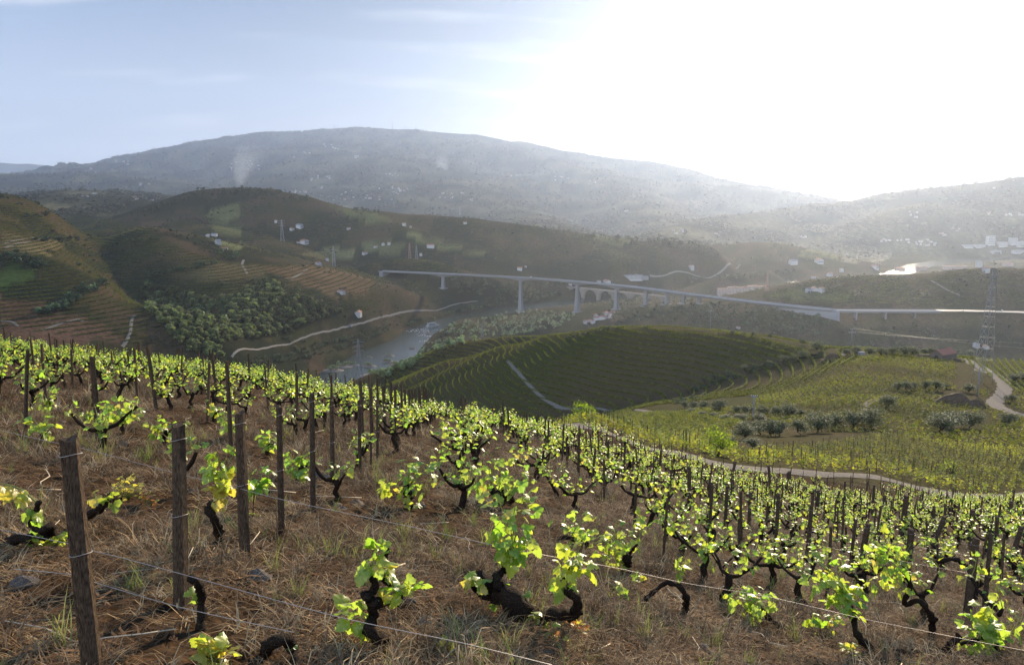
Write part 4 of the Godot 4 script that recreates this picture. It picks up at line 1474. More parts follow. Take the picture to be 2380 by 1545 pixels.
func build_litter() -> void:
	var r := RandomNumberGenerator.new()
	r.seed = 99
	var straw := [blades(26, 0.08, 0.3, 0.0028, 0.35, r, 0.13), blades(20, 0.05, 0.2, 0.0035, 0.8, r, 0.1), blades(34, 0.04, 0.12, 0.006, 0.3, r, 0.14)]
	var tuft := blades(26, 0.06, 0.17, 0.003, 2.0, r, 0.05)
	var sets := [[], [], []]
	var tints := [PackedColorArray(), PackedColorArray(), PackedColorArray()]
	var gx := []
	var gt := PackedColorArray()
	var bands := [[1.8, 7.0, 230.0], [7.0, 14.0, 95.0], [14.0, 26.0, 22.0], [26.0, 62.0, 6.0]]
	for b in bands:
		var area: float = (b[1] * b[1] - b[0] * b[0]) * 0.5 * 1.33
		var count := int(area * b[2])
		for i in count:
			var d := sqrt(r.randf_range(b[0] * b[0], b[1] * b[1]))
			var x := d * r.randf_range(-0.72, 0.72)
			var z := -d
			if -z > track_far(x) or track_gap(x, z) < 1.3:
				continue
			var p := on_ground(x, z)
			var cover := n_small.get_noise_2d(x * 9.0, z * 9.0) + 0.3 * n_small.get_noise_2d(x * 40.0, z * 40.0)
			if r.randf() > 0.72 + cover * 1.1:
				continue
			var k := r.randi() % 3
			var sc := r.randf_range(0.7, 1.4) * (1.0 if d < 14.0 else 1.5)
			sets[k].append(Transform3D(Basis(Vector3.UP, r.randf() * TAU).scaled(Vector3(sc, sc * r.randf_range(0.6, 1.3) * (1.0 if cover < 0.15 else 2.0), sc)), p + Vector3(0, -0.01, 0)))
			var f := r.randf()
			var c := Color(0.16, 0.095, 0.048).lerp(Color(0.60, 0.42, 0.22), f * f * f)
			if k == 2:
				c = Color(0.10, 0.055, 0.03).lerp(Color(0.26, 0.14, 0.065), f)
			c = c * (0.5 + 0.45 * r.randf())
			tints[k].append(c)
			if r.randf() < (0.02 if cover < 0.25 else 0.075) and d < 40.0:
				gx.append(Transform3D(Basis(Vector3.UP, r.randf() * TAU).scaled(Vector3.ONE * r.randf_range(0.5, 1.25)), p))
				gt.append(Color(0.13, 0.18, 0.03).lerp(Color(0.28, 0.27, 0.08), r.randf()))
	multi("dry_grass", "long dry straw lying over the soil between the vines", straw[0], m_straw, sets[0], tints[0])
	multi("dry_stubble", "short upright straw stubble between the vines", straw[1], m_straw, sets[1], tints[1])
	multi("leaf_litter", "brown shredded leaf litter on the vineyard soil", straw[2], m_straw, sets[2], tints[2])
	multi("green_grass", "small tufts of fresh green grass between the vines", tuft, m_grass, gx, gt)
	print("litter ", sets[0].size() * 3, " grass ", gx.size())
	# stones
	var rock := []
	for k in 4:
		rock.append(stone_mesh(50 + k))
	var spots := [[z5(75, 740), 0.20], [z5(10, 765), 0.12], [z5(395, 750), 0.16], [z5(565, 590), 0.14], [z5(1010, 1490), 0.17], [z5(1450, 1365), 0.22], [z5(420, 1330), 0.13], [z5(960, 1190), 0.12], [z5(1550, 1060), 0.12], [z4(1140, 1165), 0.24], [z4(840, 560), 0.22], [z4(545, 570), 0.18], [z4(1490, 850), 0.2], [z4(1410, 720), 0.3], [z4(850, 780), 0.14], [z4(100, 1190), 0.2], [z6(110, 1470), 0.18], [z6(850, 1360), 0.1], [z6(480, 1240), 0.12], [z5(1190, 1000), 0.1], [z5(350, 1230), 0.1], [z4(270, 475), 0.16]]
	for i in spots.size():
		var q: Vector2 = spots[i][0]
		var g := ground_at(q.x, q.y)
		var o := obj("stone", rock[i % 4], m_stone)
		o.position = g + Vector3(0, 0.01, 0)
		o.rotation.y = i * 1.7
		o.scale = Vector3.ONE * spots[i][1]
		var near: String = ["log-like vine", "tall posts", "S-shaped vine", "right stakes"][2 if q.x < 1000 and q.x > 800 else (1 if q.x < 800 else (0 if q.x < 1500 else 3))]
		tag(o, "%s flat schist stone half sunk in straw near the %s, %s nearest stone" % [["rough", "grey", "brown", "pale"][i % 4], near, nth(i + 1)], "stone", "stones on the vineyard soil")
	# the orange and yellow seedlings of wild plants
	var weeds := [[z5(1180, 1370), 60, 40, "orange-red seedling clump beside the log-like vine's foot"], [z5(1080, 1420), 50, 24, "rusty yellow seedling clump below the log-like vine"], [z4(560, 770), 74, 60, "yellow-orange wild bush among dry grass behind the nearest post"], [z4(650, 820), 44, 26, "small orange bush right of the yellow wild bush"], [z4(960, 1500), 74, 40, "pale yellow sprouting shoots at the bottom edge left of centre"], [z5(530, 1480), 34, 18, "yellow-green sprout at the bottom edge right of the S-shaped vine"], [z6(850, 1480), 44, 18, "yellow young sprout in front of the snaking vine trunk"]]
	for i in weeds.size():
		var q: Vector2 = weeds[i][0]
		var rp: float = weeds[i][1]
		var g := ground_at(q.x, q.y + rp * 0.25)
		var rm := rp / FOCAL * -g.z * 0.5
		var o := thing("wild_plant", weeds[i][3], "plant", g)
		var green := new_st()
		var stuff := [[], [], [], [], []]
		for k in weeds[i][2]:
			var a := r.randf() * TAU
			var top := Vector3(cos(a) * r.randf() * rm, rm * r.randf_range(0.2, 1.3), sin(a) * r.randf() * rm)
			tube(green, PackedVector3Array([top * Vector3(0.2, 0, 0.2), top]), PackedFloat32Array([0.003, 0.0015]), 3, 0.0, false)
			var kind := 3
			if i < 2: kind = 4 if r.randf() < 0.55 else 3
			elif i == 3: kind = 4 if r.randf() < 0.5 else 3
			elif i > 3: kind = 1 if r.randf() < 0.5 else 3
			var lf: MeshInstance3D = obj("leaf", leaf_meshes[k % 4], m_leaf[kind], o)
			lf.transform = Transform3D(leaf_basis(top.normalized(), r, r.randf_range(0.03, 0.06) * (1.6 if i > 3 else 1.0)), top)
		obj("stems", done(green), m_shoot, o).set_meta("kind", "stuff")
	# pale pruned canes left lying about
	var canes := []
	for k in 60:
		var d := r.randf_range(3.5, 16.0)
		var p := on_ground(d * r.randf_range(-0.65, 0.65), -d)
		var b := Basis(Vector3.UP, r.randf() * TAU) * Basis(Vector3.RIGHT, r.randf_range(-0.25, 0.1))
		canes.append(Transform3D(b.scaled_local(Vector3.ONE * r.randf_range(0.6, 1.3)), p + Vector3(0, 0.03, 0)))
	var cane := new_st()
	tube(cane, PackedVector3Array([Vector3(0, 0, -0.25), Vector3(0.03, 0.02, -0.08), Vector3(-0.02, 0.01, 0.1), Vector3(0.03, 0.03, 0.28)]), PackedFloat32Array([0.005, 0.0045, 0.004, 0.003]), 5)
	multi("pruned_canes", "pale pruned vine canes lying in the straw", done(cane), m_cane, canes)

func stone_mesh(sd: int) -> ArrayMesh:
	var r := RandomNumberGenerator.new()
	r.seed = sd
	var st := new_st()
	st.set_smooth_group(-1)
	var rings := []
	for j in 5:
		var t := j / 4.0
		var ring := PackedVector3Array()
		for k in 8:
			var a := TAU * k / 8.0
			var w: float = [0.4, 0.52, 0.5, 0.34, 0.1][j] * r.randf_range(0.8, 1.2)
			ring.append(Vector3(cos(a) * w, lerpf(-0.2, 0.28, t) + r.randf_range(-0.03, 0.03), sin(a) * w * 0.7))
		rings.append(ring)
	for j in 4:
		for k in 8:
			var k2 := (k + 1) % 8
			quad(st, rings[j][k], rings[j][k2], rings[j + 1][k2], rings[j + 1][k])
	for k in 8:
		st.add_vertex(Vector3(0, 0.27, 0))
		st.add_vertex(rings[4][k])
		st.add_vertex(rings[4][(k + 1) % 8])
	return done(st)
# ---------------------------------------------------------------- the track below the near vineyard

var track := PackedVector3Array()

func lay_track() -> void:
	for q in [[-0.02, 112.0], [0.02, 90.0], [0.06, 70.0], [0.113, 56.5], [0.2, 55.5], [0.3, 58.5], [0.45, 62.5], [0.57, 66.0], [0.68, 70.0], [0.8, 75.0], [0.95, 84.0]]:
		track.append(on_ground(q[0] * q[1], -q[1]))

func track_gap(x: float, z: float) -> float:
	var best := 1e9
	var p := Vector2(x, z)
	for i in track.size() - 1:
		best = minf(best, p.distance_to(Geometry2D.get_closest_point_to_segment(p, Vector2(track[i].x, track[i].z), Vector2(track[i + 1].x, track[i + 1].z))))
	return best - 1.5

func track_far(x: float) -> float:
	# how far ahead the near vineyard goes: up to the track on the right, over the crest on the left
	if x < track[0].x:
		return 62.0
	for i in track.size() - 1:
		if x < track[i + 1].x:
			return -lerpf(track[i].z, track[i + 1].z, (x - track[i].x) / (track[i + 1].x - track[i].x))
	return -track[track.size() - 1].z
# ---------------------------------------------------------------- fields, trees, tracks below the near vineyard

func zb(x: float, y: float) -> Vector2:
	return Vector2(1598.2 + 0.3285 * x, 767.1 + 0.3285 * y)

func tuft_mesh(n: int, w: float, h: float, leaf: float, sd: int, foot := 0.15) -> ArrayMesh:
	# a small loose bush of n folded leaf sprays
	var r := RandomNumberGenerator.new()
	r.seed = sd
	var st := new_st()
	st.set_smooth_group(-1)
	for i in n:
		var a := r.randf() * TAU
		var q := sqrt(r.randf())
		var p := Vector3(cos(a) * q * w * 0.5, lerpf(foot, h, pow(r.randf(), 0.8)), sin(a) * q * w * 0.5)
		spray(st, p, leaf * r.randf_range(0.7, 1.3), r)
	return done(st)

func spray(st: SurfaceTool, p: Vector3, s: float, r: RandomNumberGenerator) -> void:
	var x := Vector3(r.randf_range(-1, 1), r.randf_range(-0.5, 0.5), r.randf_range(-1, 1)).normalized()
	var y := Vector3(r.randf_range(-0.8, 0.8), 1, r.randf_range(-0.8, 0.8)).normalized()
	var z := x.cross(y).normalized()
	var a := p - x * s * 0.5
	var b := p + x * s * 0.5 + y * s * r.randf_range(-0.3, 0.3)
	var c := p + z * s * 0.55 - y * s * 0.18
	var d := p - z * s * 0.5 - y * s * 0.12
	st.add_vertex(a)
	st.add_vertex(c)
	st.add_vertex(b)
	st.add_vertex(a)
	st.add_vertex(b)
	st.add_vertex(d)

func hedge_mesh(n: int, l: float, w: float, h: float, leaf: float, sd: int) -> ArrayMesh:
	# a length of trained vine row
	var r := RandomNumberGenerator.new()
	r.seed = sd
	var st := new_st()
	st.set_smooth_group(-1)
	for i in n:
		var t := (i + r.randf()) / n
		spray(st, Vector3((t - 0.5) * l, lerpf(0.25 * h, h, r.randf()) * (0.8 + 0.3 * sin(t * 17.0 + sd)), r.randf_range(-0.5, 0.5) * w), leaf * r.randf_range(0.7, 1.3), r)
	return done(st)

func shade_of(c: Color, r: RandomNumberGenerator, spread := 0.3) -> Color:
	var k := 1.0 + r.randf_range(-spread, spread)
	return Color(c.r * k * (1.0 + r.randf_range(-0.1, 0.1)), c.g * k, c.b * k)

func slope_at(x: float, z: float, e: float) -> Vector2:
	return Vector2(height(x + e, z) - height(x - e, z), height(x, z + e) - height(x, z - e)) / (2.0 * e)

func outline(pts: Array) -> PackedVector2Array:
	# a field whose corners are seen at these places, on the ground
	var o := PackedVector2Array()
	for p in pts:
		var g := ground_at(p[0], p[1], 20.0)
		o.append(Vector2(g.x, g.z))
	return o

func box_of(poly: PackedVector2Array) -> Rect2:
	var b := Rect2(poly[0], Vector2.ZERO)
	for p in poly:
		b = b.expand(p)
	return b

func contour_rows(poly: PackedVector2Array, level: float, along: float, across: float, off: Array, out: Array, drop := 0.0) -> void:
	# row pieces laid along the lines of equal height
	var b := box_of(poly)
	var nx := int(b.size.x / along)
	var nz := int(b.size.y / across)
	for i in nx:
		for j in nz:
			var x := b.position.x + (i + rng.randf()) * along
			var z := b.position.y + (j + rng.randf()) * across
			if rng.randf() < drop or not Geometry2D.is_point_in_polygon(Vector2(x, z), poly):
				continue
			var bad := false
			for q in off:
				if Geometry2D.is_point_in_polygon(Vector2(x, z), q):
					bad = true
					break
			if bad:
				continue
			var h := height(x, z)
			var g := slope_at(x, z, along * 0.5)
			var gl := g.length()
			if gl < 0.03:
				continue
			var to := roundf(h / level) * level
			var step := clampf((to - h) / gl, -level / gl, level / gl)
			x += g.x / gl * step
			z += g.y / gl * step
			var p := on_ground(x, z)
			if not in_view(p, 30.0) or not in_sight(p + Vector3(0, 1.5, 0)):
				continue
			var dir := Vector3(-g.y, 0, g.x) / gl
			var ahead := on_ground(x + dir.x, z + dir.z)
			var bx := (ahead - p).normalized()
			var bz := bx.cross(Vector3.UP).normalized()
			out.append(Transform3D(Basis(bx, bz.cross(bx), bz), p))

func ribbon(pts: PackedVector3Array, width: float, lift: float, over_ground := true) -> ArrayMesh:
	var cv := Curve3D.new()
	for k in pts.size():
		var t := (pts[mini(k + 1, pts.size() - 1)] - pts[maxi(k - 1, 0)]) * 0.16
		cv.add_point(pts[k], -t, t)
	var n := clampi(int(cv.get_baked_length() / maxf(width * 0.5, 0.7)), 8, 400)
	var st := new_st()
	st.set_smooth_group(0)
	var last := []
	for k in n + 1:
		var l := cv.get_baked_length() * k / n
		var p := cv.sample_baked(l)
		var q := cv.sample_baked(minf(l + 0.5, cv.get_baked_length())) - cv.sample_baked(maxf(l - 0.5, 0.0))
		var s := Vector3(-q.z, 0, q.x).normalized() * width * 0.5 * (1.0 + 0.12 * sin(k * 1.7))
		var edge := []
		for f in [-1.0, -0.33, 0.33, 1.0]:
			var e: Vector3 = p + s * f
			if over_ground:
				e.y = height(e.x, e.z) + lift * (0.3 if absf(f) > 0.9 else 1.0)
			else:
				e.y += lift
			edge.append(e)
		if k > 0:
			for m in 3:
				quad(st, last[m], edge[m], edge[m + 1], last[m + 1])
		last = edge
	var mesh := done(st)
	return mesh

func path_of_px(pts: Array) -> PackedVector3Array:
	var o := PackedVector3Array()
	for p in pts:
		o.append(ground_at(p[0], p[1], 20.0))
	return o

# crown: lobes of leaf sprays round limb ends; [trunk, crown]
func tree_meshes(h: float, w: float, lobes: int, sprays: int, leaf: float, clear: float, sd: int, round_crown := 0.75) -> Array:
	var r := RandomNumberGenerator.new()
	r.seed = sd
	var wood := new_st()
	var st := new_st()
	st.set_smooth_group(-1)
	var fork := Vector3(r.randf_range(-0.1, 0.1) * w, h * clear, r.randf_range(-0.1, 0.1) * w)
	tube(wood, PackedVector3Array([Vector3(0, -0.3, 0), Vector3(0.03 * w, h * clear * 0.5, 0.02 * w), fork]), PackedFloat32Array([h * 0.05, h * 0.038, h * 0.032]), 7, 0.4)
	for l in lobes:
		var a := TAU * l / lobes + r.randf_range(-0.4, 0.4)
		var q := r.randf_range(0.35, 0.8) if l > 0 else 0.1
		var c := Vector3(cos(a) * q * w * 0.42, h * (r.randf_range(clear + 0.18, 0.80) if l > 0 else 0.78), sin(a) * q * w * 0.42)
		tube(wood, PackedVector3Array([fork, fork.lerp(c, 0.5) + Vector3(0, 0.03 * h, 0), c]), PackedFloat32Array([h * 0.024, h * 0.016, h * 0.006]), 5, 0.3, false)
		var size := w * r.randf_range(0.2, 0.32)
		for i in sprays / lobes:
			var d := Vector3(r.randfn(), r.randfn() * round_crown, r.randfn()).normalized() * pow(r.randf(), 0.45) * size
			d.y *= 0.85
			spray(st, c + d, leaf * r.randf_range(0.6, 1.4), r)
	return [done(wood), done(st)]

func plant(called: String, label: String, category: String, group: String, kinds: Array, at: Vector3, hgt: float, crown: Material) -> Node3D:
	# kinds: unit-high [trunk, crown] pairs
	var k: Array = kinds[rng.randi() % kinds.size()]
	var o := thing(called, label, category, at, rng.randf() * TAU, group)
	obj("trunk", k[0], m_wood, o)
	obj("crown", k[1], crown, o).set_meta("kind", "stuff")
	o.scale = Vector3(hgt * rng.randf_range(0.9, 1.12), hgt, hgt * rng.randf_range(0.9, 1.12))
	return o

var olive_kinds: Array = []
var leafy_kinds: Array = []
var round_kinds: Array = []

func build_fields() -> void:
	for k in 5:
		olive_kinds.append(tree_meshes(1.0, 1.35, 11, 1900, 0.062, 0.16, 500 + k, 0.7))
		leafy_kinds.append(tree_meshes(1.0, 1.3, 11, 900, 0.07, 0.18, 520 + k, 0.6))
		round_kinds.append(tree_meshes(1.0, 0.95, 7, 120, 0.2, 0.12, 540 + k, 0.9))
	# the tracks
	var tr := struct_obj("dirt_track", "pale rutted dirt track running along the foot of the near vineyard", ribbon(track, 3.0, 0.12), m_track)
	tr.set_meta("kind", "structure")
	var side := path_of_px([[2238, 833], [2262, 845], [2290, 858], [2318, 875], [2336, 895], [2330, 918], [2312, 936], [2330, 950], [2365, 962], [2400, 972]])
	struct_obj("gravel_track", "pale gravel track curving down from the stone hut on the right", ribbon(side, 4.2, 0.2), m_track)
	struct_obj("hut_path", "short grey path along the crest between the olive trees and the hut", ribbon(path_of_px([[1955, 824], [2010, 824], [2080, 825], [2160, 828], [2238, 833]]), 3.0, 0.2), m_track)
	struct_obj("knoll_path", "pale footpath slanting down the dark face of the knoll", ribbon(path_of_px([[1178, 838], [1190, 850], [1215, 878], [1245, 910], [1280, 936], [1310, 950]]), 1.8, 0.2), m_track)
	struct_obj("bowl_path", "faint track along the bottom of the bowl behind the lone tree", ribbon(path_of_px([[1290, 945], [1330, 950], [1400, 951], [1470, 952], [1540, 960]]), 2.0, 0.2), m_track)
	struct_obj("terrace_path", "short eroded path by the olive trees in the middle of the field", ribbon(path_of_px([[2005, 945], [2025, 933], [2045, 925], [2060, 920]]), 2.0, 0.15), m_track)

	# lower vineyard across the track: staked vines
	var tuft := [tuft_mesh(16, 0.75, 0.95, 0.26, 1), tuft_mesh(18, 0.65, 1.05, 0.24, 2), tuft_mesh(13, 0.8, 0.8, 0.27, 3)]
	var small_tuft := [tuft_mesh(9, 0.8, 0.95, 0.42, 4), tuft_mesh(8, 0.9, 0.85, 0.45, 5)]
	var tree_off: Array = [outline([[1700, 1000], [1760, 970], [1860, 1000], [2000, 1010], [2060, 985], [2030, 1012], [1900, 1040], [1790, 1050], [1720, 1060]]), outline([[2170, 985], [2200, 960], [2300, 960], [2310, 985], [2270, 1005], [2190, 1008]]), outline([[2165, 918], [2200, 906], [2260, 908], [2310, 935], [2280, 948], [2230, 940]])]
	var sets := [[], [], []]
	var tints := [PackedColorArray(), PackedColorArray(), PackedColorArray()]
	var stake_x := []
	var stake := post_mesh(1.35, 0.07, 0.055, Vector2(0.02, 0.02), 77)
	var far_sets := [[], []]
	var far_tints := [PackedColorArray(), PackedColorArray()]
	var d := 38.0
	var row := 0
	while d < 345.0:
		row += 1
		var gap := 1.75 if d < 150.0 else 2.7
		d += gap
		var u0 := -0.02 if d < 130.0 else (0.12 if d < 240.0 else 0.3)
		var x := d * u0
		while x < d * 0.72:
			x += 1.15 if d < 150.0 else 1.3
			var px := x + rng.randf_range(-0.25, 0.25)
			var pz := -d + x * 0.10 + rng.randf_range(-0.15, 0.15)
			if -pz < track_far(px) + 2.5 or rng.randf() < 0.05:
				continue
			var p := on_ground(px, pz)
			if not in_view(p, 20.0):
				continue
			var off := false
			for q in tree_off:
				off = off or Geometry2D.is_point_in_polygon(Vector2(px, pz), q)
			for q in range(side.size() - 1):
				off = off or Vector2(px, pz).distance_to(Geometry2D.get_closest_point_to_segment(Vector2(px, pz), Vector2(side[q].x, side[q].z), Vector2(side[q + 1].x, side[q + 1].z))) < 3.0
			if off or -pz > 240.0 and px > -pz * 0.565:
				continue
			# the knoll's own slope and the hollow before it stay free
			if slope_at(px, pz, 3.0).y < -0.02 and -pz > 230.0:
				continue
			if px < -pz * 0.16 and -pz > 150.0:
				continue
			if not in_sight(p + Vector3(0, 0.8, 0)):
				continue
			var b := Basis(Vector3.UP, rng.randf() * TAU).scaled(Vector3.ONE * rng.randf_range(0.7, 1.2))
			var dull := clampf(0.5 + 1.6 * n_mid.get_noise_2d(px * 4.0, pz * 4.0), 0.0, 1.0)
			var c := shade_of(Color(0.21, 0.21, 0.03).lerp(Color(0.10, 0.10, 0.03), dull), rng)
			if d < 150.0:
				c = c * 1.7
				var k := rng.randi() % 3
				sets[k].append(Transform3D(b, p))
				tints[k].append(c)
				if rng.randf() < 0.26:
					stake_x.append(Transform3D(Basis(Vector3.UP, rng.randf() * TAU).scaled(Vector3.ONE * rng.randf_range(0.75, 1.15)), p + Vector3(0.2, 0, 0)))
			else:
				var k := rng.randi() % 2
				far_sets[k].append(Transform3D(b.scaled(Vector3(1.1, 1.0, 1.1)), p))
				far_tints[k].append(c)
	# rows of the field right of the gravel track
	for k in 26:
		var t := 0.0
		while t < 1.0:
			t += 0.012
			var u := 0.57 + k * 0.0095 + (1.0 - t) * (1.0 - t) * 0.05
			var dd := lerpf(238.0, 338.0, t)
			if u < 0.585 - (dd - 300.0) * 0.0009:
				continue
			var p := on_ground(u * dd, -dd)
			if in_view(p) and in_sight(p + Vector3(0, 1, 0)):
				far_sets[0].append(Transform3D(Basis(Vector3.UP, rng.randf() * TAU), p))
				far_tints[0].append(shade_of(Color(0.15, 0.18, 0.03), rng))
	for k in 3:
		multi("staked_vines", "staked young vines of the lower vineyard across the track", tuft[k], m_row, sets[k], tints[k])
	multi("vineyard_stakes", "thin dark stakes of the lower vineyard across the track", stake, m_post, stake_x)
	for k in 2:
		multi("terrace_vines", "rows of vines on the sunlit terraces before the hut", small_tuft[k], m_row, far_sets[k], far_tints[k])
	# rows that bend round the knoll
	var hedge := [hedge_mesh(22, 2.6, 0.6, 1.35, 0.42, 11), hedge_mesh(22, 2.6, 0.65, 1.25, 0.44, 12)]
	var rows := []
	var knoll := PackedVector2Array([Vector2(-110, -640), Vector2(-90, -760), Vector2(40, -760), Vector2(150, -560), Vector2(240, -440), Vector2(200, -335), Vector2(95, -290), Vector2(0, -400), Vector2(-60, -500)])
	contour_rows(knoll, 2.0, 1.9, 2.6, [], rows)
	var hollow := outline([[1370, 965], [1440, 955], [1560, 962], [1640, 950], [1720, 985], [1650, 1012], [1560, 1015], [1450, 1000]])
	contour_rows(hollow, 1.0, 1.9, 2.2, [], rows)
	var hs := [[], []]
	var ht := [PackedColorArray(), PackedColorArray()]
	for i in rows.size():
		hs[i % 2].append(rows[i])
		ht[i % 2].append(shade_of(Color(0.16, 0.175, 0.03), rng))
	for k in 2:
		multi("knoll_vine_rows", "vine rows following the contours of the knoll", hedge[k], m_row, hs[k], ht[k])
	print("terrace ", far_sets[0].size() * 2, " lower ", sets[0].size() * 3, " knoll ", rows.size())

	# olive trees
	var crest := [[1125, 180, 50], [1195, 180, 70], [1295, 178, 65], [1372, 182, 65], [1455, 182, 70], [1535, 183, 75], [1600, 183, 75], [1675, 178, 52], [1725, 182, 62], [1890, 187, 55], [2000, 197, 62]]
	for i in crest.size():
		olive(crest[i], "olive tree on the crest, %s from the left in the row before the stone hut" % nth(i + 1), "olive trees in a row along the crest")
	var upper := [[820, 200, 62], [680, 228, 55], [745, 210, 38], [585, 248, 35], [530, 268, 32], [475, 272, 38], [405, 292, 55], [285, 328, 45], [190, 352, 40], [120, 367, 35], [920, 152, 82], [820, 100, 42], [585, 55, 32], [465, 42, 32], [400, 35, 22], [320, 30, 32]]
	for i in upper.size():
		olive(upper[i], "olive tree by the knoll's dark bank, %s counting down from the crest" % nth(i + 1), "olive trees on the shaded side of the knoll")
	var mid := [[1490, 430, 70], [1555, 432, 76], [1605, 420, 60], [1685, 425, 76], [1770, 430, 80], [1835, 412, 40], [1415, 548, 100], [1990, 440, 70]]
	for i in mid.size():
		olive(mid[i], "olive tree above the long earth mound, %s from the left" % nth(i + 1), "olive trees in the middle of the terraces")
	var front := [[395, 775, 140], [515, 740, 110], [590, 752, 130], [650, 750, 120], [795, 742, 120], [925, 725, 155], [1050, 702, 125], [1170, 702, 140], [1290, 692, 155]]
	for i in front.size():
		olive(front[i], "big olive tree, %s from the left in the front row above the lower vineyard" % nth(i + 1), "big olive trees of the front row")
	var back := [[120, 562, 70], [230, 582, 100], [345, 592, 62], [405, 592, 66], [445, 585, 50], [535, 602, 76], [630, 602, 72], [725, 612, 98], [800, 605, 52], [40, 560, 60], [-20, 555, 60], [1120, 590, 30], [870, 640, 60]]
	for i in back.size():
		olive(back[i], "grey-green olive tree, %s from the left in the second row behind the front olives" % nth(i + 1), "olive trees of the second row")
	var low := [[110, 610, 40], [190, 622, 42], [270, 642, 50], [380, 642, 55], [515, 642, 55], [30, 590, 40]]
	for i in low.size():
		olive(low[i], "low clipped olive bush under the second olive row, %s from the left" % nth(i + 1), "low olive bushes", 1.5)
	var rest := [[455, 845, 92, "round grey olive bush standing alone beside the lone leafy tree"], [300, 832, 80, "dense olive bush right behind the lone leafy tree"], [1790, 722, 145, "big dark olive clump at the edge of the lower vineyard, left one of the pair"], [1870, 692, 122, "second dark olive in the clump at the edge of the lower vineyard"], [2000, 692, 132, "wide pale olive right of the dark clump"], [2280, 672, 92, "low dark olive beside the end of the gravel track"], [2310, 372, 70, "olive tree at the right edge beyond the gravel track"], [2370, 355, 64, "olive tree cut by the right edge beyond the gravel track"], [2290, 512, 62, "scrubby olive bush inside the bend of the gravel track"]]
	for q in rest:
		olive(q, q[3], "", 1.2)
	# the bright deciduous trees
	var m_fresh := leaf_mat(Color(0.10, 0.13, 0.02), Color(0.7, 0.95, 0.06), 0.24)
	m_fresh.roughness = 0.8
	m_fresh.metallic_specular = 0.1
	var lone := ground_at(1356, 978)
	plant("fig_tree", "small bright green round tree alone at the edge of the near hillside", "tree", "", leafy_kinds, lone, 48.0 / FOCAL * -lone.z, m_fresh)
	var alm := ground_at(zb(220, 880).x, zb(220, 880).y)
	plant("almond_tree", "bright yellow-green spreading tree beside the track, left of the olives", "tree", "", leafy_kinds, alm, 66.0 / FOCAL * -alm.z, m_fresh)
	var thin := ground_at(zb(1870, 1050).x, zb(1870, 1050).y)
	plant("young_tree", "thin sparse bright tree by the track in the lower vineyard", "tree", "", [tree_meshes(1.0, 1.3, 9, 150, 0.06, 0.15, 611)], thin, 56.0 / FOCAL * -thin.z, m_fresh)
	var yb := ground_at(zb(1995, 1065).x, zb(1995, 1065).y)
	plant("broom_bush", "yellow flowering bush at the upper edge of the track", "bush", "", [tree_meshes(1.0, 1.6, 6, 160, 0.16, 0.1, 612)], yb, 11.0 / FOCAL * -yb.z, m_leaf[3])
	# shrubs along the dark bank
	var bank := []
	var bt := PackedColorArray()
	for seg in [[[1598, 915], [1700, 880]], [[1700, 880], [1800, 850]], [[1800, 850], [1920, 825]], [[1310, 790], [1420, 765]], [[1000, 875], [1180, 838]], [[1560, 940], [1640, 925]], [[930, 865], [1060, 815]]]:
		for k in 26:
			var t := rng.randf()
			var g := ground_at(lerpf(seg[0][0], seg[1][0], t), lerpf(seg[0][1], seg[1][1], t) + rng.randf_range(-3, 3))
			bank.append(Transform3D(Basis(Vector3.UP, rng.randf() * TAU).scaled(Vector3.ONE * rng.randf_range(1.0, 2.6)), g))
			bt.append(shade_of(Color(0.055, 0.065, 0.03), rng))
	multi("bank_scrub", "dark scrub along the banks and paths of the knoll", tuft_mesh(34, 1.1, 0.8, 0.3, 9, 0.02), m_row_dark, bank, bt)

	build_hut()
	build_poles()

func olive(q: Array, label: String, group: String, wide := 1.0) -> void:
	var s := zb(q[0], q[1])
	var g := ground_at(s.x, s.y, 60.0)
	var hgt: float = q[2] * 0.3285 / FOCAL * -g.z
	var o := plant("olive_tree", label, "olive tree", group, olive_kinds, g, hgt, m_olive)
	o.scale.x *= wide
	o.scale.z *= wide

